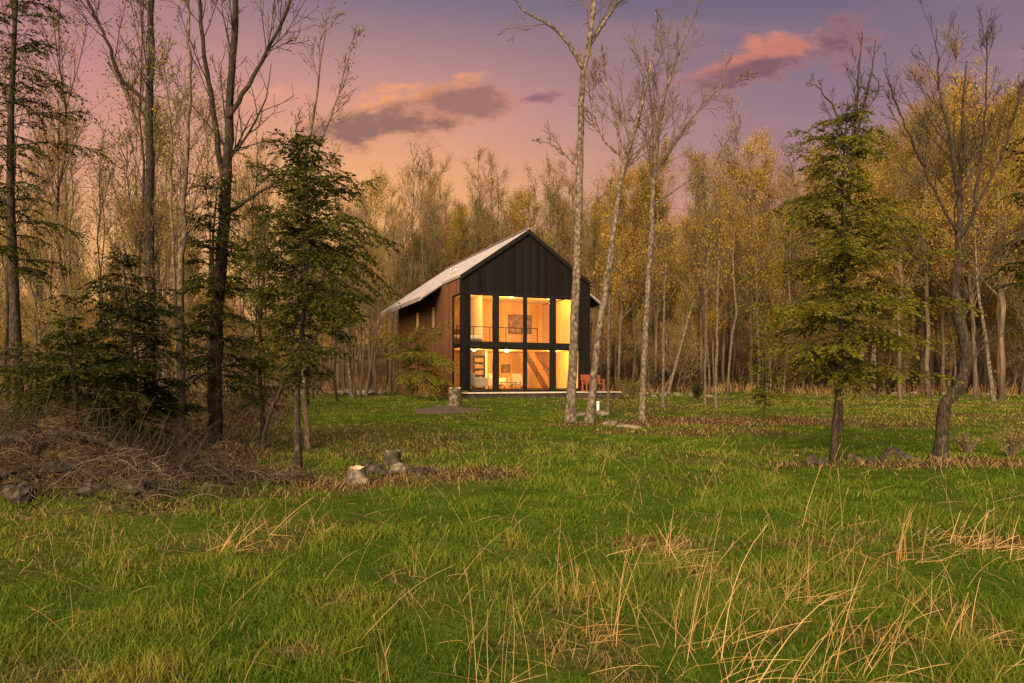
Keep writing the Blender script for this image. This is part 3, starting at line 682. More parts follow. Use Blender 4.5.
# --- evergreens near the camera
hemlock('bushy dark green hemlock left of the house, spreading toward its roof', 300, 470, 138, 1.3, 3, n=170, start=.26, r=.055, skew=.12, dens=.9, shape=.3, lean=.12, prof=.60)
hemlock('low wide dark evergreen, densest of those over the left brush bank', 128, 455, 255, 1.75, 4, Y=11.6, n=90, start=.10, r=.06, shape=.6)
hemlock('short evergreen with a bare straight stem at the edge of the left bank', 72, 470, 318, 1.0, 5, Y=10.2, n=46, start=.34, r=.045, shape=.55, leaf='leaf_hemlock')
hemlock('narrow dark evergreen wrapped round the tall forked trunk on the left', 216, 458, 175, 1.15, 6, Y=12.9, n=80, start=.22, r=.06, shape=.5)
hemlock('tall ragged evergreen running out of the frame at far left', 14, 440, -90, 1.5, 7, Y=13.5, n=90, start=.30, r=.11, shape=.35, dens=.72, skew=.2)
hemlock('yellow green evergreen behind the bushy hemlock, left of the house', 262, 450, 215, 1.25, 8, Y=15.0, n=64, start=.15, r=.06, leaf='leaf_hemlock_warm', shape=.6, dens=.9)
hemlock('small low evergreen at the left edge under the ragged tall one', 28, 440, 345, 1.3, 9, Y=12.0, n=36, start=.2, r=.04, leaf='leaf_hemlock', shape=.5)
hemlock('big green hemlock on the right lawn with wide low boughs', 836, 462, 94, 1.78, 12, n=170, start=.22, r=.058, leaf='leaf_hemlock_warm', shape=.52, dens=.86, skew=0.05, bare_top=.06, lean=.22)
hemlock('small pale green young evergreen left of the big right hemlock', 763, 421, 318, .85, 13, n=44, start=.16, r=.03, leaf='leaf_hemlock_warm', shape=.8, dens=.8, lsize=.07)
hemlock('low evergreen boughs spreading in front of the cedar side wall', 418, 392, 343, 2.5, 15, Y=32.8, n=34, start=.34, r=.05, leaf='leaf_olive', shape=.2, dens=.62, lsize=.085)
hemlock('dark evergreen reaching in at the right edge of the frame', 1046, 455, 120, 1.25, 16, Y=12.6, n=56, start=.45, r=.08, shape=.4, dens=.7)

# --- tall bare and budding trees near the camera
def Wp(px, py, Y): return np.array(at(px, py, Y))
def base_of(px, Y):
    X = (px - 512) / F * Y; return (X, Y, gz(X, Y))

Y = 13.2; b = base_of(214, Y)
stems_tree('maple_tree', 'tall forked dark maple, thickest trunk among the left trees', b, [
    ([(b, .135), (Wp(216, 330, Y), .115), (Wp(226, 190, Y), .095), (Wp(230, 100, Y + .1), .07), (Wp(236, -10, Y + .2), .05), (Wp(232, -140, Y + .3), .02)], .45, 16, 1.7, .75),
    ([(Wp(225, 200, Y), .055), (Wp(214, 110, Y - .1), .045), (Wp(203, 40, Y - .2), .035), (Wp(196, -90, Y - .3), .015)], .25, 12, 1.3, .7),
    ([(Wp(228, 118, Y), .05), (Wp(262, 60, Y + .2), .035), (Wp(290, 0, Y + .3), .03), (Wp(300, -90, Y + .4), .012)], .2, 12, 1.2, .7),
    ([(Wp(224, 215, Y), .045), (Wp(252, 196, Y - .3), .035), (Wp(282, 178, Y - .5), .02), (Wp(305, 140, Y - .7), .008)], .3, 9, .9, .7),
    ], cfg(rmin=.0065), M['leaf_olive'], 500, .05, M['bark_dark'], 21)
Y = 15.5; b = base_of(150, Y)
stems_tree('maple_tree', 'straight tall tree with a long left limb, second from the left edge', b, [
    ([(b, .11), (Wp(150, 250, Y), .095), (Wp(149, 100, Y), .08), (Wp(152, 0, Y), .06), (Wp(150, -130, Y), .02)], .5, 16, 1.6, .75),
    ([(Wp(149, 104, Y), .05), (Wp(121, 78, Y), .042), (Wp(106, 38, Y), .036), (Wp(86, -4, Y), .028), (Wp(60, -80, Y), .01)], .2, 12, 1.2, .7),
    ], cfg(rmin=.007), M['leaf_olive'], 900, .05, M['bark_dark'], 22)
Y = 12.2; b = base_of(183, Y)
stems_tree('young_tree', 'slim pale grey stem close left of the thick forked trunk', b, [
    ([(b, .065), (Wp(181, 330, Y), .058), (Wp(184, 200, Y), .045), (Wp(190, 90, Y), .03), (Wp(188, -20, Y), .012)], .4, 14, 1.1, .7),
    ([(Wp(181, 380, Y), .035), (Wp(172, 240, Y), .03), (Wp(170, 120, Y), .02), (Wp(160, 40, Y), .008)], .3, 10, .9, .7),
    ], cfg(rmin=.006), M['leaf_olive'], 900, .05, M['bark_grey'], 23)
Y = 12.6; b = base_of(262, Y)
stems_tree('young_tree', 'small leaning bare sapling beside the bushy hemlock trunk', b, [
    ([(b, .04), (Wp(268, 420, Y), .034), (Wp(284, 378, Y), .026), (Wp(300, 300, Y), .012), (Wp(312, 240, Y), .006)], .3, 10, .7, .8)], cfg(rmin=.005, n=[0, 6, 4, 2]), M['leaf_olive'], 150, .045, M['bark_dark'], 24)
Y = 14.4; b = base_of(308, Y)
stems_tree('young_tree', 'thin bare tree rising behind the top of the bushy hemlock', b, [
    ([(b, .06), (Wp(300, 280, Y), .05), (Wp(306, 160, Y), .035), (Wp(318, 90, Y), .022), (Wp(326, 10, Y), .009)], .5, 12, 1.1, .6),
    ([(Wp(304, 190, Y), .025), (Wp(322, 140, Y), .02), (Wp(340, 90, Y), .012), (Wp(352, 40, Y), .006)], .3, 8, .7, .6)], cfg(rmin=.006), M['leaf_olive'], 260, .05, M['bark_grey'], 25)

# --- three pale trees in front of the house
Y = 21.8; b = base_of(571, Y)
stems_tree('pale_bark_tree', 'tall straight pale trunk crossing the right side of the glass front', b, [
    ([(b, .155), (Wp(576, 300, Y), .13), (Wp(580, 180, Y), .105), (Wp(583, 80, Y), .088), (Wp(590, 40, Y), .08), (Wp(600, -60, Y), .06), (Wp(606, -180, Y), .02)], .62, 18, 2.4, .7),
    ([(Wp(584, 70, Y), .075), (Wp(566, 40, Y), .06), (Wp(545, 22, Y), .045), (Wp(520, 6, Y), .03), (Wp(500, -40, Y), .012)], .3, 10, 1.5, .7),
    ([(Wp(588, 48, Y), .065), (Wp(606, 20, Y + .3), .055), (Wp(626, -8, Y + .6), .04), (Wp(660, -50, Y + .8), .012)], .2, 10, 1.6, .7),
    ([(Wp(582, 172, Y), .03), (Wp(560, 150, Y), .024), (Wp(545, 142, Y), .012)], .3, 5, .8, .8),
    ], cfg(rmin=.009), M['leaf_bud'], 60, .06, M['bark_pale'], 31)
Y = 21.4; b = base_of(589, Y)
stems_tree('pale_bark_tree', 'leaning pale trunk beside the straight one, bending right', b, [
    ([(b, .14), (Wp(598, 340, Y), .12), (Wp(610, 260, Y), .115), (Wp(622, 175, Y), .09), (Wp(640, 110, Y), .06), (Wp(652, 60, Y), .035), (Wp(662, 18, Y), .012)], .58, 16, 1.9, .65),
    ([(Wp(622, 176, Y), .055), (Wp(618, 130, Y), .04), (Wp(606, 80, Y), .025), (Wp(602, 40, Y), .010)], .25, 10, 1.4, .65),
    ([(Wp(626, 160, Y), .05), (Wp(604, 140, Y), .03), (Wp(592, 108, Y), .02), (Wp(586, 70, Y), .010)], .25, 9, 1.1, .65),
    ], cfg(rmin=.010), M['leaf_bud'], 90, .06, M['bark_pale'], 32)
Y = 22.0; b = base_of(642, Y)
stems_tree('pale_bark_tree', 'slimmest of the pale trunks right of the house, with upswept crown', b, [
    ([(b, .105), (Wp(646, 320, Y), .088), (Wp(652, 220, Y), .085), (Wp(655, 165, Y), .07), (Wp(664, 100, Y), .05), (Wp(680, 50, Y), .03), (Wp(694, 20, Y), .010)], .5, 18, 1.9, .6),
    ([(Wp(654, 178, Y), .04), (Wp(690, 120, Y), .03), (Wp(720, 88, Y), .02), (Wp(746, 76, Y), .010)], .2, 10, 1.2, .6),
    ([(Wp(655, 190, Y), .04), (Wp(652, 120, Y), .03), (Wp(648, 60, Y), .012)], .3, 9, 1.2, .6),
    ([(Wp(653, 205, Y), .03), (Wp(690, 180, Y), .022), (Wp(722, 160, Y), .010)], .3, 7, .9, .7),
    ], cfg(rmin=.010), M['leaf_bud'], 110, .06, M['bark_pale'], 33)
for px, Y, top, lab, sd_ in [(608, 24.0, 190, 'very thin sapling between the leaning and the slimmest pale trunks', 34), (716, 27.0, 200, 'slender upright young tree at the edge of the brown patch', 35), (663, 27.5, 210, 'dark thin stem just right of the slimmest pale trunk', 36), (705, 30, 230, 'thin grey stem left of the slender upright young tree', 37)]:
    b = base_of(px, Y)
    stems_tree('young_tree', lab, b, [([(b, .055), (Wp(px + 1, 320, Y), .05), (Wp(px + 3, 250, Y), .035), (Wp(px + 2, top, Y), .012)], .45, 12, 1.3, .7)], cfg(rmin=.011, n=[0, 6, 4, 3]), M['leaf_gold'], 420, .085, M['bark_grey'], sd_)

Y = 17.5; b = base_of(838, Y)
stems_tree('maple_tree', 'bare tree whose upright stems rise above the big right hemlock', b, [
    ([(b, .075), (Wp(842, 300, Y), .065), (Wp(852, 150, Y), .05), (Wp(858, 90, Y), .03), (Wp(862, 30, Y), .010)], .55, 14, 1.0, .5),
    ([(Wp(852, 170, Y), .03), (Wp(834, 110, Y), .024), (Wp(815, 85, Y), .010)], .2, 8, .7, .55),
    ([(Wp(853, 150, Y), .03), (Wp(870, 80, Y), .02), (Wp(876, 40, Y), .008)], .2, 8, .7, .5)], cfg(), M['leaf_gold'], 60, .04, M['bark_dark'], 44)
# --- right side: crooked dark tree with a fan of stems, a leaning birch
X, Y = on_ground(941, 458); b = (X, Y, gz(X, Y))
stems_tree('crooked_tree', 'dark crooked trunk with S bend and fan of bare stems', b, [
    ([(b, .125), (Wp(942, 432, Y), 0.1066), (Wp(947, 403, Y), 0.1025), (Wp(962, 382, Y), 0.0984), (Wp(966, 350, Y), 0.1025), (Wp(960, 318, Y), 0.0902), (Wp(957, 290, Y), 0.0697), (Wp(959, 210, Y), 0.0451), (Wp(950, 140, Y), 0.0295), (Wp(938, 80, Y), 0.0180), (Wp(936, 30, Y), 0.0066)], .5, 18, 1.5, .55),
    ([(Wp(958, 270, Y), 0.0328), (Wp(975, 200, Y), 0.0279), (Wp(984, 120, Y), 0.0180), (Wp(988, 40, Y), 0.0082)], .2, 16, 1.2, .55),
    ([(Wp(960, 240, Y), 0.0295), (Wp(1000, 160, Y - .3), 0.0213), (Wp(1022, 90, Y - .4), 0.0164), (Wp(1040, 40, Y - .5), 0.0082)], .2, 12, 1.1, .6),
    ([(Wp(958, 235, Y), 0.0295), (Wp(925, 170, Y), 0.0230), (Wp(903, 120, Y), 0.0180), (Wp(884, 70, Y), 0.0082)], .2, 14, 1.1, .6),
    ([(Wp(959, 215, Y), 0.0328), (Wp(962, 130, Y + .3), 0.0246), (Wp(966, 60, Y + .4), 0.0082)], .2, 12, 1.0, .55),
    ([(Wp(966, 300, Y), 0.0246), (Wp(990, 262, Y), 0.0164), (Wp(1024, 236, Y), 0.0082)], .2, 8, .8, .7),
    ([(Wp(957, 300, Y), 0.0246), (Wp(930, 275, Y), 0.0164), (Wp(905, 240, Y), 0.0082)], .2, 8, .8, .7),
    ([(Wp(965, 372, Y), 0.0246), (Wp(985, 345, Y), 0.0164), (Wp(1010, 330, Y), 0.0066)], .2, 6, .6, .7),
    ], cfg(rmin=.0048, n=[0, 12, 5, 3]), M['leaf_bud'], 420, .026, M['bark_dark'], 41)
Y = 34; b = base_of(993, Y)
stems_tree('birch_tree', 'small leaning white birch stem at the right wood edge', b, [([(b, .10), (Wp(986, 340, Y), .085), (Wp(978, 290, Y), .06), (Wp(974, 220, Y), .03), (Wp(972, 160, Y), .012)], .45, 14, 1.8, .7)], cfg(rmin=.014), M['leaf_gold'], 500, .10, M['bark_pale'], 42)

for px0, px1, py1, Y, lab, sd_ in [(352, 338, 300, 40, 'dead pole leaning left at the wood edge left of the house', 51), (366, 378, 318, 43, 'dead pole leaning right, close beside the cedar wall corner', 52), (668, 694, 300, 45, 'dead pole leaning right in the wood beyond the slim pale trunk', 53), (905, 876, 290, 47, 'dead pole leaning left in the wood between the two right trunks', 54)]:
    b = base_of(px0, Y)
    stems_tree('dead_pole', lab, b, [([(b, .10), (Wp((px0 + px1) / 2 + 1, (py1 + 385) / 2, Y), .085), (Wp(px1, py1, Y), .05)], .5, 5, .9, .8)], cfg(rmin=.016, n=[0, 3, 2, 0], max=2), M['leaf_rust'], 0, .08, M['bark_pale'], sd_)
# --- woodland: prototypes copied with their trunk and crown
def proto(seed, H, r, leaf, nleaf, lsize, bark, t0=.35, nb=26, bl=.27, ang=.55, rmin=.014, fork=False, tip=(0, 2, 3, 3), n2=5, n3=3, haze=1500):
    rng = np.random.default_rng(seed); tr, cr, tips = Acc(), Acc(), []
    n = 10; t = np.linspace(0, 1, n + 1)
    P = np.stack([np.cumsum(rng.normal(0, .10, n + 1)), np.cumsum(rng.normal(0, .10, n + 1)), t * H], -1); P -= P[0]; P[0, 2] = -.3
    R = np.maximum(r * (1 - .92 * t) ** .8, rmin); R[0] *= 1.4
    tr.tube(P, R, 7, 0, True)
    c = cfg(rmin=rmin, seg=[8, 4, 3, 2], n=[0, nb, n2, n3], max=3, tip=list(tip), leaf_lvl=1, ratio=[0, bl, .5, .5], up=[.06, .12, .08, .05])
    for k in range(nb):
        f = rng.uniform(t0, .99) * n; i = min(int(f), n - 1); q = P[i] + (P[i + 1] - P[i]) * (f - i); di = unit(P[i + 1] - P[i])
        a = ang * rng.uniform(.6, 1.4); d = unit(di * math.cos(a) + perp(di, rng) * math.sin(a)); g = (f / n - t0) / (1 - t0)
        grow(tr, cr, tips, q, d, H * bl * (1.15 - .8 * g) * rng.uniform(.5, 1.2), max(R[i] * .45, rmin), 1, c, rng)
    T = np.array(tips); nleaf = int(nleaf * 2.3); lsize *= .62; idx = rng.integers(0, len(T), nleaf)
    cr.leaves(T[idx] + rng.normal(0, .25, (nleaf, 3)), lsize, rng, 1)
    nt_ = haze; idx = rng.integers(0, len(T), nt_)          # the haze of fine upswept twigs
    D = T[idx] * [1, 1, 0]; D /= (np.linalg.norm(D, axis=1, keepdims=True) + .3); D = D * .55 + [0, 0, .9] + rng.normal(0, .35, (nt_, 3))
    cr.leaves(T[idx] + rng.normal(0, .16, (nt_, 3)), .55 * min(1, H / 12), rng, 2, aspect=.03, D=D)
    tm, cm = tr.mesh('trunk', bark, True), cr.mesh('crown', [M['twig'], leaf, M['twig_tan']])
    root = bpy.data.objects.new('woodland_tree', None); root.empty_display_size = .5
    COL.objects.link(root)
    for nm, me in (('trunk', tm), ('crown', cm)):
        o = bpy.data.objects.new(nm, me); COL.objects.link(o); o.parent = root
    return root

PR = {
 'gold': [proto(101, 17, .13, M['leaf_gold'], 4200, .17, M['bark_wood'], .25), proto(102, 15, .11, M['leaf_gold'], 4600, .17, M['bark_grey'], .2, 26), proto(103, 18, .14, M['leaf_bud'], 3600, .17, M['bark_wood'], .3)],
 'olive': [proto(111, 16, .12, M['leaf_bud'], 2400, .15, M['bark_grey'], .3), proto(112, 14, .10, M['leaf_olive'], 2600, .15, M['bark_wood'], .25, 24), proto(113, 12, .08, M['leaf_olive'], 1300, .11, M['bark_wood'], .2, 22)],
 'bare': [proto(121, 18, .13, M['leaf_rust'], 260, .12, M['bark_wood'], .4, 24, .26), proto(122, 16, .11, M['leaf_rust'], 200, .12, M['bark_grey'], .35, 22, .24), proto(123, 20, .14, M['leaf_bud'], 340, .12, M['bark_grey'], .45, 22, .2)],
 'slim': [proto(141, 12, .055, M['leaf_olive'], 520, .12, M['bark_dark'], .3, 16, .24, .5, .010, haze=120), proto(142, 11, .05, M['leaf_bud'], 420, .11, M['bark_dark'], .35, 15, .26, .5, .010, haze=80), proto(143, 13, .065, M['leaf_olive'], 360, .12, M['bark_grey'], .4, 17, .24, .5, .010, haze=100)],
 'under': [proto(131, 7, .05, M['leaf_gold'], 1000, .12, M['bark_wood'], .12, 22, .3, .8), proto(132, 6, .045, M['leaf_olive'], 900, .11, M['bark_wood'], .1, 22, .32, .85), proto(133, 5, .04, M['leaf_rust'], 500, .11, M['bark_wood'], .08, 22, .35, .85)],
}
LAB = {
 ('right', 'gold'): ('golden budding tree in the dense wood right of the house', 'golden trees in the right wood'),
 ('right', 'olive'): ('olive green budding tree in the dense wood right of the house', 'olive trees in the right wood'),
 ('right', 'bare'): ('leafless brown tree in the dense wood right of the house', 'leafless trees in the right wood'),
 ('right', 'under'): ('short twiggy understorey tree along the right wood edge', 'understorey trees in the right wood'),
 ('mid', 'gold'): ('golden budding tree in the wood directly behind the house', 'golden trees behind the house'),
 ('mid', 'olive'): ('olive green budding tree in the wood directly behind the house', 'olive trees behind the house'),
 ('mid', 'bare'): ('leafless brown tree in the wood directly behind the house', 'leafless trees behind the house'),
 ('mid', 'under'): ('short twiggy understorey tree behind the house', 'understorey trees behind the house'),
 ('left', 'gold'): ('golden budding tree in the open wood at left', 'golden trees in the left wood'),
 ('left', 'olive'): ('olive green budding tree in the open wood at left', 'olive trees in the left wood'),
 ('left', 'bare'): ('leafless slender tree in the open wood at left', 'leafless trees in the left wood'),
 ('left', 'slim'): ('slender dark stemmed tree with olive buds in the open wood at left', 'slender trees in the left wood'),
 ('mid', 'slim'): ('slender dark stemmed tree in front of the wood behind the house', 'slender trees behind the house'),
 ('right', 'slim'): ('slender dark stemmed tree at the front of the right wood', 'slender trees in the right wood'),
 ('left', 'under'): ('short twiggy understorey tree in the open wood at left', 'understorey trees in the left wood'),
}
NAMES = {'gold': 'budding_tree', 'olive': 'budding_tree', 'bare': 'bare_tree', 'under': 'understorey_tree', 'slim': 'slender_tree'}
rw = random.Random(9); placed = []; used = set()
def plant(kind, X, Y, zone, s=None, label=None, rz=None, variant=None):
    pi = rw.randrange(3) if variant is None else variant; p = PR[kind][pi]
    if id(p) in used: o = copy_tree(p)
    else: o = p; used.add(id(p))
    o.name = NAMES[kind]
    o.location = (X, Y, gz(X, Y)); k = s or rw.uniform(.82, 1.12)
    o.scale = (k * rw.uniform(.9, 1.1), k * rw.uniform(.9, 1.1), k); o.rotation_euler = (0, 0, rw.uniform(0, 2 * PI) if rz is None else rz)
    l, g = LAB[(zone, kind)]; tag(o, label or l, 'tree', g)
    if label: del o['group']
    return o
def scatter(zone, n, p0, p1, Yf, kinds, md, s=(.82, 1.12)):
    c = 0; tries = 0
    while c < n and tries < 6000:
        tries += 1
        px = rw.uniform(p0, p1); y0, y1 = Yf(px); Yv = y0 + (y1 - y0) * rw.random() ** 1.15; X = (px - 512) / F * Yv
        if bool(in_house(np.array(X), np.array(Yv), 1.8)): continue
        if any((X - a) ** 2 + (Yv - b) ** 2 < md * md for a, b in placed): continue
        placed.append((X, Yv)); plant(rw.choices(list(kinds), list(kinds.values()))[0], X, Yv, zone, rw.uniform(*s) * (1 + .22 * float(sstep(840, 930, px)) * (zone == 'right'))); c += 1
scatter('right', 16, 862, 1110, lambda p: (36, 44), dict(gold=4, olive=1, bare=1), 1.6, (.62, .84))
scatter('right', 150, 612, 1110, lambda p: (50 - .010 * (p - 612), 84), dict(gold=6, olive=2.5, bare=3), 1.4, (.85, 1.1))
scatter('right', 48, 612, 1100, lambda p: (46.5 - .008 * (p - 612), 60), dict(under=1), 1.2, (.7, 1.2))
scatter('mid', 76, 384, 640, lambda p: (56, 90), dict(gold=2.5, olive=3, bare=3), 1.4, (.8, 1.05))
scatter('mid', 26, 384, 620, lambda p: (51, 66), dict(under=1), 1.2, (.7, 1.2))
scatter('left', 44, -70, 372, lambda p: (16.5 + max(0, p - 130) * .075, 40), dict(slim=1), 1.0, (.62, 1.05))
scatter('mid', 22, 384, 620, lambda p: (54, 62), dict(slim=1), 1.2, (1.1, 1.5))
scatter('right', 26, 625, 1100, lambda p: (44, 54), dict(slim=1), 1.2, (.95, 1.4))
scatter('left', 26, 300, 392, lambda p: (42, 80), dict(gold=.4, olive=2, bare=4), 1.5, (.62, .85))
scatter('left', 34, -90, 300, lambda p: (19 + max(0, p - 150) * .08, 62), dict(olive=3, bare=4), 1.5, (.55, .78))
scatter('left', 22, -90, 330, lambda p: (15 + max(0, p - 150) * .1, 45), dict(under=1), 1.2, (.5, .95))
for px, Yv, k, lab, sc, v in [(476, 62, 'bare', 'tallest leafless tree standing above the wood left of the gable', 1.02, 2), (441, 64, 'bare', 'leafless spire of a tree above the wood left of the tallest one', .98, 2), (548, 66, 'bare', 'thin leafless tree rising right behind the gable peak', 1.0, 2), (770, 52, 'bare', 'leafless spire above the golden wood left of the big hemlock', .92, 2)]:
    plant(k, (px - 512) / F * Yv, Yv, 'mid', sc, lab, variant=v)
for kind in PR:
    for p in PR[kind]:
        if id(p) not in used: 
            for ch in list(p.children): bpy.data.objects.remove(ch)
            bpy.data.objects.remove(p)

# far wood closing the view beyond the single trees: one mass
def far_wood():
    rng = np.random.default_rng(61); a = Acc()
    for k in range(480):
        px = rng.uniform(-120, 1150); Yv = rng.uniform(90, 125)
        if px < 340 and rng.random() < .35: continue
        X = (px - 512) / F * Yv; z = gz(X, Yv); H = rng.uniform(10, 15) * (.55 if px < 340 else 1.15)
        a.tube([(X, Yv, z - .3), (X + rng.normal(0, .2), Yv, z + H * .5), (X + rng.normal(0, .4), Yv, z + H)], [.14, .1, .03], 5, 0)
        n = 420; h = rng.uniform(.1, 1, n); rr = (.4 + 1.9 * np.sin(np.clip(h, 0, 1) * PI) ** .7) * np.sqrt(rng.random(n)); th = rng.uniform(0, 2 * PI, n)
        C = np.stack([X + rr * np.cos(th), Yv + rr * np.sin(th), z + h * H], -1)
        D = np.stack([np.cos(th) * .5, np.sin(th) * .5, np.ones(n)], -1) + rng.normal(0, .3, (n, 3))
        a.leaves(C, .30, rng, 1 if k % 3 else 2, D=D, aspect=.45)
        a.leaves(C + rng.normal(0, .3, C.shape), 1.3, rng, 3, D=D * [.6, .6, 1], aspect=.035)
    tag(a.obj('distant_woods', [M['bark_wood'], M['leaf_gold'], M['leaf_bud'], M['twig_tan']]), kind='stuff')
far_wood()

# ------------------------------------------------------------------ brush and litter on the bank and under the wood
def brushwood():
    rng = np.random.default_rng(88); a = Acc()
    n = 0
    while n < 5200:
        x, y = sample_wedge(1, 7.6, 30, rng, .85); X, Yv = float(x[0]), float(y[0])
        if X > -1.5 or bank(x, y)[0] < .12 + .3 * rng.random(): continue
        n += 1
        L = rng.uniform(.25, 1.0); az = rng.uniform(0, 2 * PI); ln = rng.choice([rng.uniform(.2, .9), rng.uniform(1.0, 1.55)])
        P = [np.array([X, Yv, gz(X, Yv) - .03])]; d = np.array([math.sin(ln) * math.cos(az), math.sin(ln) * math.sin(az), math.cos(ln)])
        for i in range(5):
            d = unit(d + rng.normal(0, .16, 3) + np.array([0, 0, -.10])); P.append(P[-1] + d * L / 5)
        a.tube(P, np.linspace(rng.uniform(.003, .007), .0018, 6) * max(1, Yv / 11), 3, 0); a.var[-1][:] = rng.random()
    tag(a.obj('brushwood', M['brush']), kind='stuff')
    x, y = sample_wedge(150000, 7.2, 75, rng)
    keep = (rng.random(len(x)) < brown(x, y) * .8) & ((bank(x, y) > .1) | (y > 40) | (rng.random(len(x)) < .08)) & ~in_house(x, y)
    x, y = x[keep], y[keep]; n = len(x)
    D = rng.normal(size=(n, 3)); D[:, 2] *= .35; a = Acc()
    a.leaves(np.stack([x, y, ground(x, y) + .015], -1), 0.05, rng, 0, flat=.7, aspect=.7, D=D * 1.0)
    # far leaves are drawn as small drifts
    tag(a.obj('leaf_litter', M['litter']), kind='stuff')
    # weedy undergrowth along the foot of the wood
    a = Acc(); n = 0
    while n < 1100:
        x, y = sample_wedge(1, 36, 66, rng, .85); X, Yv = float(x[0]), float(y[0])
        if bool(in_house(np.array(X), np.array(Yv), .5)): continue
        edge = 47 - .12 * X if X > 3 else (44 if X < -8 else 52)
        if Yv < edge - 3 * rng.random(): continue
        n += 1
        for q in range(5):
            stx = X + rng.normal(0, .25); h = rng.uniform(.15, .8); az = rng.uniform(0, 2 * PI)
            p0 = np.array([stx, Yv, gz(stx, Yv) - .03]); e = p0 + np.array([math.cos(az) * .4 * h, math.sin(az) * .4 * h, h])
            a.tube([p0, (p0 + e) / 2 + rng.normal(0, .06, 3), e], [.014, .010, .006], 3, 0); a.var[-1][:] = rng.random()
    tag(a.obj('undergrowth', M['twig_tan']), kind='stuff')
brushwood()

# fallen logs on the bank
for px, py, L, az, r, lab in [(50, 436, 2.4, .25, .085, 'thick fallen log lying on top of the left bank'), (160, 440, 1.5, -.2, .06, 'mossy broken log below the low wide evergreen'), (215, 484, 1.1, .5, .035, 'small fallen branch at the foot of the left bank'), (28, 470, 1.5, .8, .06, 'slanting dead branch at the left edge of the bank'), (110, 480, 1.2, -.5, .04, 'dead branch lying across the lower left bank')]:
    X, Yv = on_ground(px, py); rng = np.random.default_rng(px); a = Acc(); P = []
    z0 = gz(X, Yv)
    for i in range(11):
        t = (i / 10 - .5) * L; x = X + math.cos(az) * t; y = Yv + math.sin(az) * t
        P.append((x - X + rng.normal(0, .02), y - Yv + rng.normal(0, .02), .75 * (gz(x, y) - z0) + r * .35 + .04 * math.sin(i * 1.1 + px)))
    P = np.array(P)
    a.tube(P, r * np.linspace(1, .55, 11) * rng.uniform(.85, 1.15, 11), 9, 0, True, .09, rng)
    for k in range(5):
        q = P[rng.integers(2, 10)]; d = unit(np.array([rng.normal(), rng.normal(), .6])); a.tube([q, q + d * .12 + rng.normal(0, .03, 3), q + d * .3 + rng.normal(0, .06, 3)], [r * .25, r * .14, .004], 5, 0)
    o = a.obj('fallen_log', M['bark_dark']); o.location = (X, Yv, z0); tag(o, lab, 'log', 'fallen wood on the left bank')

# bare bramble thickets on the bank: arching canes
def bramble(label, px, py, h, w, n, seed):
    rng = np.random.default_rng(seed); X, Yv = on_ground(px, py); z0 = gz(X, Yv); a = Acc()
    for k in range(n):
        az = rng.uniform(0, 2 * PI); x0, y0 = rng.normal(0, w * .4, 2); P = [np.array([x0, y0, gz(X + x0, Yv + y0) - z0 - .03])]
        d = unit(np.array([math.cos(az) * .5, math.sin(az) * .5, 1.0])); L = h * rng.uniform(.6, 1.6)
        for i in range(7):
            d = unit(d + np.array([math.cos(az) * .15, math.sin(az) * .15, -.24]) + rng.normal(0, .12, 3)); P.append(P[-1] + d * L / 7)
        a.tube(P, np.linspace(.006, .0025, 8), 3, 0); a.var[-1][:] = rng.uniform(0, .9)
        for q in range(3):
            i = rng.integers(2, 7); e = P[i] + rng.normal(0, .12, 3) * h * 1.6; a.tube([P[i], (P[i] + e) / 2 + rng.normal(0, .02, 3), e], [.004, .003, .002], 3, 0); a.var[-1][:] = rng.uniform(0, .9)
    o = a.obj('bramble_thicket', M['brush']); o.location = (X, Yv, z0); tag(o, label, 'brambles', 'bare brambles on the left bank')
for i, (px, py, h, w, n, lab) in enumerate([(205, 478, .6, .55, 90, 'dense bare bramble thicket at the foot of the thick forked trunk'), (255, 480, .5, .45, 70, 'bare brambles between the leaning sapling and the bushy hemlock'), (160, 492, .5, .5, 70, 'low bramble tangle at the right end of the dark bank hollow'), (110, 470, .5, .5, 60, 'brambles on the bank right of the bare straight evergreen stem'), (40, 488, .45, .55, 60, 'bramble tangle at the left edge of the lawn'), (25, 450, .5, .6, 50, 'brambles higher on the bank at the left edge'), (300, 480, .35, .4, 45, 'thin bramble canes round the foot of the bushy hemlock')]):
    bramble(lab, px, py, h, w, n, 500 + i)

# rocks, stumps
def rock(name, label, cat, X, Yv, sx, sy, sz, seed, mat, group=None, sink=.25, tilt=0):
    rng = np.random.default_rng(seed); nu, nv = 14, 9; V = []
    th = np.linspace(0, 2 * PI, nu, endpoint=False); ph = np.linspace(-PI / 2, PI / 2, nv)
    K = rng.normal(size=(6, 3)); K /= np.linalg.norm(K, axis=1, keepdims=True); off = rng.uniform(.55, .9, 6)
    pts = np.array([(math.cos(p) * math.cos(t), math.cos(p) * math.sin(t), math.sin(p)) for p in ph for t in th])
    for k, o_ in zip(K, off):                       # chop flat facets
        d = pts @ k; over = np.maximum(d - o_, 0); pts = pts - over[:, None] * k * .9
    pts *= 1 + .09 * rng.normal(size=(len(pts), 1)); pts *= np.array([sx, sy, sz])
    Q = [(i * nu + j, i * nu + (j + 1) % nu, (i + 1) * nu + (j + 1) % nu, (i + 1) * nu + j) for i in range(nv - 1) for j in range(nu)]
    a = Acc(); a.add(pts, Q)
    o = a.obj(name, mat); o.location = (X, Yv, gz(X, Yv) + sz * (1 - 2 * sink)); o.rotation_euler = (tilt, 0, rng.uniform(0, 6))
    return tag(o, label, cat, group)

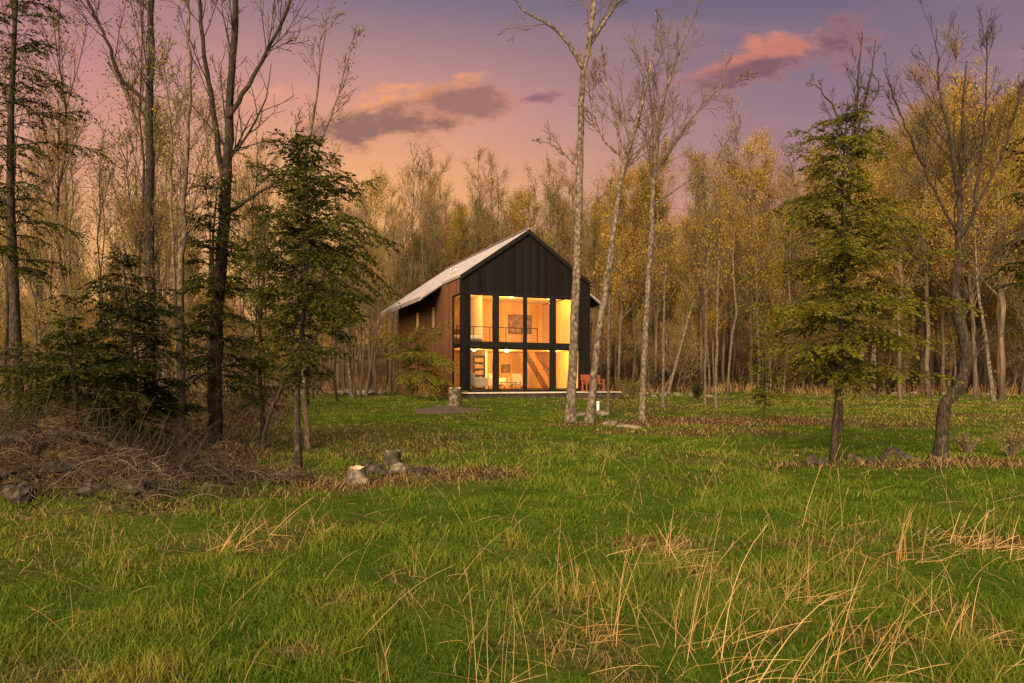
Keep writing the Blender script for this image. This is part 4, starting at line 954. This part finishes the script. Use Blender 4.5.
def stump(label, X, Yv, r, h, seed, bark, top, name='tree_stump', group=None):
    rng = np.random.default_rng(seed); root = thing(name, label, 'stump', (X, Yv, gz(X, Yv)), 0, group)
    k = 18; a = Acc(); zs = [-.15, .02, .08, .25 * h, .6 * h, .9 * h, h]; rr = [1.45, 1.3, 1.18, 1.05, 1.0, .98, .95]
    lob = 1 + .12 * np.sin(np.arange(k) / k * 2 * PI * 4 + seed) + rng.normal(0, .03, k); V = []
    for z, f in zip(zs, rr):
        am = 1 + (lob - 1) * (1.4 if z < .1 else .6)
        for j in range(k): V.append((math.cos(j / k * 2 * PI) * r * f * am[j], math.sin(j / k * 2 * PI) * r * f * am[j], z + (0.02 * math.sin(j + seed) if z >= h else 0)))
    Q = [(i * k + j, i * k + (j + 1) % k, (i + 1) * k + (j + 1) % k, (i + 1) * k + j) for i in range(len(zs) - 1) for j in range(k)]
    a.add(V, Q); a.obj('bark', bark, root, True)
    c = Acc(); rim = np.array(V[-k:]); ctr = rim.mean(0)
    inner = ctr + (rim - ctr) * .5; allv = np.vstack([rim * [.995, .995, 1], inner + [0, 0, .006], [ctr + [0, 0, .004]]])
    c.add(allv, [(j, (j + 1) % k, k + (j + 1) % k, k + j) for j in range(k)], [(k + j, k + (j + 1) % k, 2 * k) for j in range(k)]); c.obj('cut_top', top, root)
    return root

X, Yv = on_ground(357, 483); stump('pale sawn stump at the left end of the stone ring', X, Yv, .125, .22, 3, M['bark_pale'], M['cut_wood'])
X, Yv = on_ground(393, 466); stump('dark charred stump standing behind the stone ring', X, Yv, .13, .24, 5, M['rock_dark'], M['rock'])
X, Yv = on_ground(455, 410); stump('tall pale stump on the mulch in front of the house corner', X, Yv, .24, .85, 7, M['bark_pale'], M['cut_wood'])
def px_rock(px, py, sx, sy, sz, seed, mat, label, name='rock', group='stones of the fire ring on the lawn'):
    X, Yv = on_ground(px, py); return rock(name, label, 'rock', X, Yv, sx * .8, sy * .8, sz * .85, seed, M[mat], group, .32)
for i, (px, py, sx, sz, mt, lab) in enumerate([(376, 473, .17, .12, 'rock_dark', 'dark flat stone next to the pale sawn stump'), (386, 476, .13, .10, 'rock_dark', 'small dark stone in front of the ring, second from the stump'), (398, 472, .16, .13, 'rock', 'pale grey stone below the charred stump'), (410, 472, .13, .10, 'rock_dark', 'blackish stone right of the pale grey ring stone'), (422, 474, .17, .10, 'rock_dark', 'low dark stone near the right end of the ring'), (433, 473, .12, .07, 'rock_dark', 'smallest dark stone at the right end of the ring'), (368, 466, .13, .09, 'rock_dark', 'dark stone at the back of the ring behind the pale stump')]):
    px_rock(px, py, sx, sx * .8, sz, 200 + i, mt, lab)
for i, (px, py, sx, sz, lab) in enumerate([(812, 465, .17, .15, 'upright dark rock left of the big hemlock trunk'), (822, 464, .12, .10, 'small dark rock touching the big hemlock trunk'), (852, 460, .16, .11, 'rounded dark rock just right of the big hemlock trunk'), (870, 462, .12, .07, 'flat brown rock midway between the two right trunks'), (893, 457, .26, .15, 'largest dark rock in the heap between the two right trunks'), (905, 460, .20, .10, 'low dark rock leaning on the largest one'), (884, 461, .15, .08, 'small dark rock left of the largest one in the heap'), (797, 456, .05, .03, 'tiny pale stone on the grass left of the big hemlock')]):
    px_rock(px, py, sx, sx * .8, sz, 230 + i, 'rock' if 'pale' in lab else 'rock_dark', lab, group='rocks on the right lawn')
for i, (px, py, sx, sz, lab) in enumerate([(18, 500, .45, .26, 'boulder added for a dark hollow at the left edge where bank meets lawn'), (92, 494, .36, .2, 'half buried boulder added for a dark hollow in the left bank below the straight stem'), (140, 490, .42, .24, 'broad boulder added for a dark hollow in the bank right of the half buried one'), (60, 470, .36, .22, 'boulder added for a dark hollow higher up on the left bank'), (185, 462, .34, .2, 'boulder added for a dark hollow beside the foot of the slim grey stem')]):
    px_rock(px, py, sx * .7, sx * .5, sz * .6, 280 + i, 'rock_dark', lab, group='boulders added for the dark hollows of the left bank')  # dark boulders added to stand in for the shaded hollows of the bank
for i, (px, py, sx, sz, lab) in enumerate([(580, 416, .40, .12, 'flat pale rock behind the foot of the straight pale trunk'), (602, 416, .42, .16, 'pale rock at the right foot of the leaning trunk'), (610, 425, .35, .10, 'low tan rock in front of the leaning trunk'), (628, 428, .5, .08, 'flat buff stone slab in the brown patch')]):
    px_rock(px, py, sx, sx * .7, sz, 260 + i, 'rock', lab, group='rocks by the pale trunks')
X, Yv = on_ground(598, 413)
r_ = thing('marker_post', 'short white post beside the foot of the leaning pale trunk', 'post', (X, Yv, gz(X, Yv)))
a = Acc(); a.tube([(0, 0, -.1), (0, 0, .38)], [.05, .05], 10, 0, True); a.obj('shaft', M['white_pvc'], r_, True)
a = Acc(); a.tube([(0, 0, .375), (0, 0, .41), (0, 0, .43)], [.062, .062, .03], 10, 0, True); a.obj('cap', M['white_pvc'], r_, True)
# row of stones at the wood edge left of the house
for i in range(14):
    px = 305 + i * 6 + rw.uniform(-2, 2); Yv = 45 + rw.uniform(-1.2, 1.2); X = (px - 512) / F * Yv
    rock('field_stone', 'pale field stone in the tumbled row left of the house', 'rock', X, Yv, rw.uniform(.25, .5), rw.uniform(.22, .4), rw.uniform(.14, .28), 300 + i, M['rock'], 'tumbled stone row left of the house')
for i in range(8):
    px = 615 + i * 13 + rw.uniform(-3, 3); Yv = 40 + rw.uniform(-1.0, 1.5); X = (px - 512) / F * Yv
    rock('field_stone', 'grey field stone in the low row right of the house', 'rock', X, Yv, rw.uniform(.12, .45), rw.uniform(.2, .35), rw.uniform(.08, .2), 330 + i, M['rock'], 'tumbled stone row right of the house')
for i in range(6):
    px = 880 + i * 20 + rw.uniform(-9, 9); Yv = 44 + rw.uniform(-1.0, 1.5); X = (px - 512) / F * Yv
    rock('field_stone', 'grey field stone at the wood edge behind the crooked tree', 'rock', X, Yv, rw.uniform(.12, .4), rw.uniform(.2, .35), rw.uniform(.08, .18), 350 + i, M['rock'], 'field stones at the right wood edge')

# mulch bed
def mulch():
    X, Yv = on_ground(446, 412); a = Acc(); rng = np.random.default_rng(4); n, k = 8, 26; V = [(0, 0, .20)]
    for i in range(1, n + 1):
        f = i / n
        for j in range(k):
            t = j / k * 2 * PI; R = f * (1 + .12 * math.sin(3 * t + 1) + .06 * math.sin(7 * t))
            x, y = 1.35 * R * math.cos(t), 1.0 * R * math.sin(t)
            V.append((x, y, .20 * (1 - f ** 1.6) - .04 * (i == n) + gz(X + x, Yv + y) - gz(X, Yv) + rng.normal(0, .012)))
    T = [(0, 1 + j, 1 + (j + 1) % k) for j in range(k)]
    Q = [(1 + (i - 1) * k + j, 1 + i * k + j, 1 + i * k + (j + 1) % k, 1 + (i - 1) * k + (j + 1) % k) for i in range(1, n) for j in range(k)]
    a.add(V, Q, T); o = a.obj('mulch_mound', M['mulch'], smooth=True); o.location = (X, Yv, gz(X, Yv) + .02)
    tag(o, 'low brown mulch mound in front of the left house corner', 'mulch')
mulch()

# shrubs against the side wall
def shrub(label, px, Yv, h, w, leaf, seed, n=900, ls=.09):
    rng = np.random.default_rng(seed); X = (px - 512) / F * Yv; root = thing('shrub', label, 'shrub', (X, Yv, gz(X, Yv))); st, cr = Acc(), Acc(); tips = []
    for k in range(26):
        az = rng.uniform(0, 2 * PI); l = rng.uniform(.1, 1) * w; P = np.array([(0, 0, -.05), (l * .35 * math.cos(az), l * .35 * math.sin(az), h * .5), (l * math.cos(az), l * math.sin(az), h * rng.uniform(.65, 1.05))]); P = catmull(P, 4)
        st.tube(P, np.linspace(.016, .005, len(P)), 4, 0); tips += list(P[3:])
    T = np.array(tips); idx = rng.integers(0, len(T), n); cr.leaves(T[idx] + rng.normal(0, .13 * w + .03, (n, 3)), ls, rng, 1)
    st.obj('stems', M['twig'], root); cr.obj('foliage', [M['twig'], M[leaf]], root); return root
shrub('yellow leafed shrub below the boughs by the cedar wall', 433, 33.6, 1.15, .55, 'leaf_gold', 1)
shrub('olive shrub at the far foot of the cedar side wall', 412, 35.5, 1.2, .8, 'leaf_olive', 2)
shrub('small brown shrub behind the mulch mound', 444, 33.4, .8, .45, 'leaf_rust', 3)
shrub('twiggy russet shrub right of the deck near the wood', 632, 37, 1.0, .9, 'leaf_olive', 4, 700)
shrub('dark green shrub beyond the slender upright young tree', 697, 33, .95, .5, 'leaf_hemlock', 5, 900, .07)
shrub('rusty bramble clump at the right edge under the crooked tree', 1012, 12.6, .55, .6, 'leaf_rust', 6, 260, .035)
shrub('low bramble clump left of the rusty one, behind the right tufts', 968, 13.2, .40, .45, 'leaf_rust', 7, 160, .035)

# ------------------------------------------------------------------ the house
FL = 1.10
house = thing('house', 'black gabled house with glowing two storey glass front and grey metal roof', 'house', (HOUSE_P[0], HOUSE_P[1], FL), HA)
W, DEP, EAVE, APEX, HEAD = 7.5, 13.4, 5.73, 8.32, 4.94
MID = W / 2; PITCH = (APEX - EAVE) / MID
def hz(s): return APEX - PITCH * abs(s - MID)
def part(name, a, mat, parent=None, **k): return a.obj(name, mat, parent or house, **k)

# gable front: black boards as real battens over a panel
a = Acc(); zt = .16
def prism_y(a, pts, y0, y1, mat=0):
    n = len(pts); V = [(x, y0, z) for x, z in pts] + [(x, y1, z) for x, z in pts]
    Q = [(i, (i + 1) % n, n + (i + 1) % n, n + i) for i in range(n)]
    c0, c1 = len(V), len(V) + 1; mx = sum(p[0] for p in pts) / n; mz = sum(p[1] for p in pts) / n
    V += [(mx, y0, mz), (mx, y1, mz)]
    T = [((i + 1) % n, i, c0) for i in range(n)] + [(n + i, n + (i + 1) % n, c1) for i in range(n)]
    a.add(V, Q, T, mat)
prism_y(a, [(0, HEAD), (W, HEAD), (W, EAVE - .02), (MID, APEX - .02), (0, EAVE - .02)], 0, .18)
s = .12
while s < W - .05:
    a.box(s, s + .035, -.022, .002, HEAD + .06, min(hz(s), hz(s + .035)) - .10); s += .235
part('gable_wall', a, M['black_board'])
a = Acc(); a.box(0, .47, 0, .18, -.02, HEAD - .002); a.box(.0, .47, -.03, -.001, 2.15, 2.44); part('corner_panel', a, M['black_board'])
a = Acc(); a.box(6.87, W, 0, .18, -.02, HEAD - .002)
s = 6.92
while s < W - .05: a.box(s, s + .035, -.022, -.001, 0, HEAD - .01); s += .235
part('corner_panel', a, M['black_board'])
# window wall
def frame_set(z0, z1):
    out = []
    for s0, s1 in ((.49, 1.81), (2.06, 3.55), (3.66, 5.10), (5.37, 6.85)):
        f = Acc(); t = .05
        f.box(s0, s0 + t, .03, .12, z0, z1); f.box(s1 - t, s1, .03, .12, z0, z1)
        f.box(s0 + t, s1 - t, .032, .118, z0, z0 + t); f.box(s0 + t, s1 - t, .032, .118, z1 - t, z1)
        w_ = part('window', f, M['black_metal'])
        p = Acc(); p.box(s0 + t, s1 - t, .07, .082, z0 + t, z1 - t); p.obj('pane', M['glass'], w_)
frame_set(.0, 2.15); frame_set(2.44, HEAD - .02)
m_ = Acc()
for s0, s1 in ((1.81, 2.06), (3.55, 3.66), (5.10, 5.37)): m_.box(s0 + .002, s1 - .002, -.02, .16, -.02, HEAD - .003)
m_.box(.47, 6.87, -.05, .15, 2.153, 2.437); m_.box(.47, 6.87, -.04, .17, -.12, -.022); m_.box(0, W, -.035, -.001, HEAD - .02, HEAD + .06)
part('mullions', m_, M['black_metal'])
# left side: corner glazing, cedar above, then cedar wall with two slit windows
a = Acc(); a.box(0, .14, .18, 1.45, HEAD + .0, EAVE - .02); part('cedar_panel', a, M['cedar'])
f = Acc(); f.box(.06, .13, 1.46, 1.62, -.02, HEAD); f.box(.05, .13, .182, 1.46, HEAD - .07, HEAD - .002); f.box(.04, .132, .182, 1.46, 2.18, 2.40); f.box(.05, .13, .182, 1.46, -.02, .03); f.box(.06, .13, .182, .215, .04, HEAD - .09)
w_ = part('corner_window', f, M['black_metal'])
p = Acc(); p.box(.085, .095, .215, 1.46, .03, 2.18); p.obj('pane', M['glass'], w_); p = Acc(); p.box(.085, .095, .215, 1.46, 2.40, HEAD - .07); p.obj('pane', M['glass'], w_)
def grid_wall(a, y0, y1, z0, z1, holes, x0, x1):
    ys = sorted({y0, y1, *[h[0] for h in holes], *[h[1] for h in holes]}); zs = sorted({z0, z1, *[h[2] for h in holes], *[h[3] for h in holes]})
    for i in range(len(ys) - 1):
        for j in range(len(zs) - 1):
            cy, cz = (ys[i] + ys[i + 1]) / 2, (zs[j] + zs[j + 1]) / 2
            if any(h[0] < cy < h[1] and h[2] < cz < h[3] for h in holes): continue
            a.box(x0, x1, ys[i], ys[i + 1], zs[j], zs[j + 1])
slits = [(4.6, 5.35, 3.5, 4.7), (8.0, 8.85, 3.5, 4.7)]
a = Acc(); grid_wall(a, 1.62, DEP, -.6, EAVE - .02, slits, 0, .16); part('side_wall', a, M['cedar'])
for y0, y1, z0, z1 in slits:
    f = Acc(); f.box(-.012, .10, y0 - .04, y0, z0 - .04, z1 + .04); f.box(-.012, .10, y1, y1 + .04, z0 - .04, z1 + .04); f.box(-.010, .10, y0, y1, z1, z1 + .04); f.box(-.014, .10, y0, y1, z0 - .04, z0)
    w_ = part('slit_window', f, M['black_metal']); bl = Acc(); bl.box(.030, .034, y0, y1, z0, z1); bl.obj('blind', M['blind'], w_); p = Acc(); p.box(.004, .014, y0, y1, z0, z1); p.obj('pane', M['glass'], w_)
a = Acc(); a.box(W - .16, W, .18, DEP, -.6, EAVE - .02); part('side_wall', a, M['black_board'])
a = Acc(); prism_y(a, [(.16, -.6), (W - .16, -.6), (W - .16, EAVE - .14), (MID, APEX - .15), (.16, EAVE - .14)], DEP - .16, DEP); part('back_wall', a, M['cedar'])
# roof: two slopes, wide eaves behind the front bay
def slope(sgn, s_eave, y0, y1, th=.13):
    a = Acc(); sx = lambda q: MID + sgn * q
    q1 = MID - s_eave if sgn < 0 else MID - s_eave
    zr, ze = APEX + .03, APEX + .03 - PITCH * q1
    V = [(sx(0), y0, zr), (sx(q1), y0, ze), (sx(q1), y1, ze), (sx(0), y1, zr)]
    V2 = [(x, y, z + th) for x, y, z in V]
    V = (V + V2) if sgn > 0 else ([V[3], V[2], V[1], V[0]] + [V2[3], V2[2], V2[1], V2[0]])
    a.hull8(V); return a, q1
OV = 1.2
for sgn in (-1, 1):
    yb = 3.2 if sgn < 0 else 1.1
    a, q = slope(sgn, -.06, -.10, yb); b_, q2 = slope(sgn, -OV - (.12 if sgn > 0 else 0), yb, DEP + .8)
    sx = lambda q_: MID + sgn * q_
    y = .0
    while y < DEP + .75:                                   # standing seams
        qq = q if y < yb else q2
        zr = APEX + .03 + .13; ze = zr - PITCH * qq
        a.hull8([(sx(.05), y, zr - .05 * PITCH - .002), (sx(qq), y, ze - .002), (sx(qq), y + .03, ze - .002), (sx(.05), y + .03, zr - .05 * PITCH - .002),
                 (sx(.05), y, zr - .05 * PITCH + .035), (sx(qq), y, ze + .035), (sx(qq), y + .03, ze + .035), (sx(.05), y + .03, zr - .05 * PITCH + .035)])
        y += .41
    a.V += b_.V; a.var += b_.var; a.Q += [Q + a.n for Q in b_.Q]; a.qm += b_.qm; a.n += b_.n
    rf = part('roof', a, M['roof_metal'])
    t = Acc(); zr, ze = APEX + .025, APEX + .025 - PITCH * q   # black rake trim on the front edge
    V = [(sx(0), -.13, zr - .12), (sx(q), -.13, ze - .12), (sx(q), -.09, ze - .12), (sx(0), -.09, zr - .12), (sx(0), -.13, zr + .12), (sx(q), -.13, ze + .12), (sx(q), -.09, ze + .12), (sx(0), -.09, zr + .12)]
    t.hull8(V); t.obj('rake_trim', M['black_metal'], rf)
    t = Acc(); ze = APEX + .02 - PITCH * q2
    x0, x1 = sorted((sx(MID + .02), sx(q2 - .02)))
    zi = APEX + .02 - PITCH * (MID + .02)
    V = [(sx(MID + .02), yb + .02, zi - .06), (sx(q2 - .02), yb + .02, ze - .05), (sx(q2 - .02), DEP + .78, ze - .05), (sx(MID + .02), DEP + .78, zi - .06), (sx(MID + .02), yb + .02, zi), (sx(q2 - .02), yb + .02, ze + .005), (sx(q2 - .02), DEP + .78, ze + .005), (sx(MID + .02), DEP + .78, zi)]
    t.hull8(V); t.obj('soffit', M['soffit'], rf)
    t = Acc(); t.box(*sorted((sx(q2), sx(q2 + .03))), yb, DEP + .8, ze - .08, ze + .15); t.obj('fascia', M['roof_metal'], rf)
    if sgn < 0:
        t = Acc(); t.box(MID - .16, MID + .16, -.12, DEP + .8, APEX + .155, APEX + .185); t.obj('ridge_cap', M['roof_metal'], rf)
        for y in (4.1, 5.1):
            v = Acc(); z0 = hz(1.1) + .1; v.tube([(1.1, y, z0), (1.1, y, z0 + .36)], [.055, .055], 10, 0, True); v.tube([(1.1, y, z0 + .33), (1.1, y, z0 + .41)], [.085, .07], 10, 0, True); v.obj('vent_pipe', M['roof_metal'], rf, True)
# floors, inner walls
a = Acc(); a.box(.16, W - .16, .19, DEP - .18, -.12, 0); part('floor', a, M['pine_floor'])
a = Acc(); a.box(.16, W - .16, .19, DEP - .18, 2.17, 2.43); part('upper_floor', a, M['pine'])
a = Acc(); a.box(.145, .165, 1.63, 4.2, 0, 2.16); a.box(.145, .165, 1.63, 4.2, 2.44, 5.2); a.box(W - .18, W - .162, .19, 5.8, 0, 2.16); a.box(W - .18, W - .162, .19, 5.8, 2.44, 5.2)
a.box(.17, W - .19, 5.6, 5.75, 0, 2.16); a.box(.17, W - .19, 5.6, 5.75, 2.44, 5.25); part('inner_wall', a, M['pine'])
a = Acc(); a.box(.17, W - .19, .20, DEP - .2, 5.25, 5.32); part('ceiling', a, M['plaster'])
a = Acc(); a.box(2.55, 2.65, 3.2, 5.6, .0, 2.16); a.box(2.2, 2.3, 3.0, 5.6, 2.44, 5.25); part('partition', a, M['plaster'])
# foundation and deck
a = Acc(); a.box(.05, W - .05, .05, DEP - .05, -1.3, -.13); part('foundation', a, M['stone_dark'])
dk = thing('deck', 'low deck of pale boards on a dark stone base along the glass front', 'deck', (HOUSE_P[0], HOUSE_P[1], FL), HA)
a = Acc()
for i in range(11): a.box(-.15, 8.6, -1.5 + i * .132, -1.5 + i * .132 + .124, -.17, -.125)
for i in range(12): a.box(W + .12, 8.6, -.046 + i * .132, -.046 + i * .132 + .124, -.17, -.125)
a.obj('boards', M['concrete'], dk)
a = Acc(); a.box(-.05, 8.5, -1.42, -1.28, -.95, -.175); a.box(8.38, 8.5, -1.28, 1.5, -.95, -.175); a.box(-.05, .07, -1.28, -.06, -.95, -.175); a.obj('stone_base', M['stone_dark'], dk)

# --- things inside and on the deck, placed in the house's own frame
def hw(s, d, z): 
    p = HOUSE_P + HU * s + HV * d; return (p[0], p[1], FL + z)
def inside(name, label, cat, s, d, z, rz=0.0, group=None): return thing(name, label, cat, hw(s, d, z), HA + rz, group)
DZ = -.125
t = inside('garden_bench', 'red slatted bench on the deck at the right corner of the house', 'bench', 7.2, -.85, DZ)
a = Acc()
for i in range(4): a.box(-.56, .56, -.24 + i * .125, -.24 + i * .125 + .11, .40, .44)
a.obj('seat', M['red_paint'], t)
a = Acc()
for i in range(4): a.hull8([(-.56, .26 + i * .03, .50 + i * .105), (.56, .26 + i * .03, .50 + i * .105), (.56, .29 + i * .03, .50 + i * .105), (-.56, .29 + i * .03, .50 + i * .105), (-.56, .285 + i * .03, .595 + i * .105), (.56, .285 + i * .03, .595 + i * .105), (.56, .315 + i * .03, .595 + i * .105), (-.56, .315 + i * .03, .595 + i * .105)])
a.obj('backrest', M['red_paint'], t)
for sx_ in (-1, 1):
    a = Acc(); a.box(sx_ * .56 - .05, sx_ * .56 + .05, -.28, .30, .62, .66); a.obj('armrest', M['red_paint'], t)
    for y_ in (-.24, .22):
        a = Acc(); a.box(sx_ * .52 - .035, sx_ * .52 + .035, y_ - .035, y_ + .035, 0, .618 if y_ < 0 else .88); a.obj('leg', M['red_paint'], t)

def upholstered(name, label, cat, s, d, w, rz, mat):
    t = inside(name, label, cat, s, d, 0, rz)
    a = Acc(); a.box(-w / 2 + .14, w / 2 - .14, -.40, .28, .22, .46); a.obj('seat_cushion', mat, t, bevel=.05)
    a = Acc(); a.hull8([(-w / 2 + .12, .24, .24), (w / 2 - .12, .24, .24), (w / 2 - .12, .44, .24), (-w / 2 + .12, .44, .24), (-w / 2 + .12, .34, .86), (w / 2 - .12, .34, .86), (w / 2 - .12, .50, .86), (-w / 2 + .12, .50, .86)]); a.obj('backrest', mat, t, bevel=.05)
    for q in (-1, 1):
        a = Acc(); a.box(*sorted((q * (w / 2 - .13), q * w / 2)), -.40, .42, .16, .62); a.obj('armrest', mat, t, bevel=.04)
        for y_ in (-.34, .34):
            a = Acc(); a.tube([(q * (w / 2 - .09), y_, 0), (q * (w / 2 - .09), y_, .17)], [.018, .028], 8, 0, True); a.obj('leg', M['dark_wood'], t)
upholstered('sofa', 'grey sofa behind the lower left window pane', 'sofa', 1.3, 1.7, 1.7, RAD(100), M['grey_cloth'])
upholstered('armchair', 'grey armchair under the small picture behind the glass', 'armchair', 4.45, 3.2, .85, RAD(-30), M['grey_cloth'])
upholstered('armchair', 'pale linen armchair between the sofa and the grey armchair', 'armchair', 3.3, 3.4, .8, RAD(20), M['linen'])
t = inside('bookcase', 'tall dark bookcase seen through the lower left pane', 'bookcase', 2.35, 3.35, 0)
a = Acc(); a.box(-.45, -.42, -.15, .15, 0, 1.9); a.box(.17, .20, -.15, .15, 0, 1.9); a.box(-.42, .17, .13, .15, 0, 1.9); a.box(-.42, .17, -.15, .13, 1.87, 1.9); a.obj('carcass', M['dark_wood'], t)
for i in range(5):
    a = Acc(); a.box(-.42, .17, -.14, .13, .05 + i * .36, .075 + i * .36); sh = a.obj('shelf', M['dark_wood'], t)
    a = Acc(); x_ = -.40
    while x_ < .12: h_ = rw.uniform(.18, .28); w_b = rw.uniform(.02, .05); a.box(x_, x_ + w_b, -.10, .10, .077 + i * .36, .077 + i * .36 + h_); x_ += w_b + .003
    a.obj('books', M['books'], sh)
t = inside('staircase', 'wooden staircase rising behind the lower right panes', 'staircase', 5.6, 3.6, 0)
a = Acc(); 
for y_ in (0, .85): a.hull8([(-.22, y_, 2.14), (.16, y_, 2.14), (.16, y_ + .04, 2.14), (-.22, y_ + .04, 2.14), (1.13, y_, .0), (1.51, y_, .0), (1.51, y_ + .04, .0), (1.13, y_ + .04, .0)][::-1])
a.obj('stringers', M['stair_wood'], t)
a = Acc()
for i in range(10): x_ = 1.34 - i * .134; a.box(x_ - .13, x_ + .11, .04, .85, .18 + i * .196, .215 + i * .196)
a.obj('treads', M['stair_wood'], t)
a = Acc(); a.tube([(1.34, .02, 0), (1.34, .02, .95), (0, .02, 2.1)], [.022] * 3, 6, 0, True); a.obj('handrail', M['black_metal'], t)
t = inside('railing', 'thin black railing along the upper floor edge', 'railing', .25, 1.5, 2.44)
a = Acc(); a.box(0, 4.75, -.02, .02, .90, .94); a.obj('top_rail', M['black_metal'], t)
for i in range(6):
    a = Acc(); x_ = i * .945; a.box(x_, x_ + .03, -.015, .015, 0, .90); a.obj('post', M['black_metal'], t)
a = Acc()
for i in range(4): a.tube([(0.03, 0, .18 + i * .18), (4.73, 0, .18 + i * .18)], [.005, .005], 5)
a.obj('cables', M['black_metal'], t)
def picture(label, s0, s1, z0, z1, d=5.58):
    t = inside('picture', label, 'picture', (s0 + s1) / 2, d, (z0 + z1) / 2); w, h = (s1 - s0) / 2, (z1 - z0) / 2; b_ = .05
    a = Acc(); a.box(-w, w, -.04, .018, h - b_, h); a.box(-w, w, -.04, .018, -h, -h + b_); a.box(-w, -w + b_, -.04, .018, -h + b_, h - b_); a.box(w - b_, w, -.04, .018, -h + b_, h - b_); a.obj('frame', M['dark_wood'], t)
    a = Acc(); a.box(-w + b_, w - b_, -.02, .01, -h + b_, h - b_); a.obj('canvas', M['canvas_dark'], t)
picture('large dark framed picture on the upper wall', 4.95, 6.5, 3.35, 4.5)
picture('small framed picture on the ground floor wall', 4.5, 5.05, .95, 1.45)
t = inside('bed', 'low bed with dark frame behind the upper left pane', 'bed', 1.25, 3.6, 2.44)
a = Acc(); a.box(-.85, .85, -1.1, 1.0, .12, .32); a.obj('frame', M['dark_wood'], t)
a = Acc(); a.box(-.80, .80, -1.05, .95, .32, .52); a.obj('mattress', M['linen'], t, bevel=.05)
a = Acc(); a.box(-.85, .85, 1.0, 1.06, .0, 1.0); a.obj('headboard', M['dark_wood'], t)
t = inside('coffee_table', 'low wooden table in front of the grey armchair', 'table', 3.4, 2.1, 0)
a = Acc(); a.box(-.5, .5, -.28, .28, .36, .40); a.obj('tabletop', M['dark_wood'], t, bevel=.01)
for q in (-1, 1):
    for y_ in (-.22, .22):
        a = Acc(); a.tube([(q * .44, y_, 0), (q * .42, y_, .36)], [.016, .024], 8, 0, True); a.obj('leg', M['dark_wood'], t)

def lamp_unit(label, s, d, z, energy, group=None):
    t = inside('ceiling_lamp', label, 'lamp', s, d, z, 0, group)
    a = Acc(); a.tube([(0, 0, -.002), (0, 0, -.03)], [.14, .14], 16, 0, True); a.obj('base', M['black_metal'], t, True)
    a = Acc(); a.tube([(0, 0, -.03), (0, 0, -.07), (0, 0, -.10), (0, 0, -.115)], [.12, .115, .08, .02], 16, 0, True); a.obj('shade', M['lamp_glow'], t, True)
    l = bpy.data.lights.new('lamp_light', 'POINT'); l.energy = energy; l.color = (1.0, .50, .115); l.shadow_soft_size = .10
    o = bpy.data.objects.new('lamp_light', l); COL.objects.link(o); o.parent = t; o.location = (0, 0, -.28)
EN = 72
lamp_unit('round ceiling lamp over the sofa', 1.3, 1.6, 2.17, EN * 1.4)
lamp_unit('round ceiling lamp over the coffee table', 3.6, 2.6, 2.17, EN * 1.8)
lamp_unit('round ceiling lamp by the ground floor stairs', 6.3, 2.0, 2.17, EN * 1.2)
lamp_unit('round ceiling lamp over the bed', 1.2, 2.4, 5.25, EN)
lamp_unit('round ceiling lamp in the middle of the upper floor', 3.9, 2.6, 5.25, EN * 1.2)
lamp_unit('round ceiling lamp at the right end of the upper floor', 6.2, 2.4, 5.25, EN)
lamp_unit('round ceiling lamp in the back room behind the slit windows', 1.9, 6.8, 5.25, EN * 1.6)

SC.render.engine = 'CYCLES'
SC.cycles.max_bounces = 8; SC.cycles.transparent_max_bounces = 12; SC.cycles.use_denoising = True
SC.cycles.sample_clamp_indirect = 4.0
SC.render.resolution_x = 1024; SC.render.resolution_y = 683
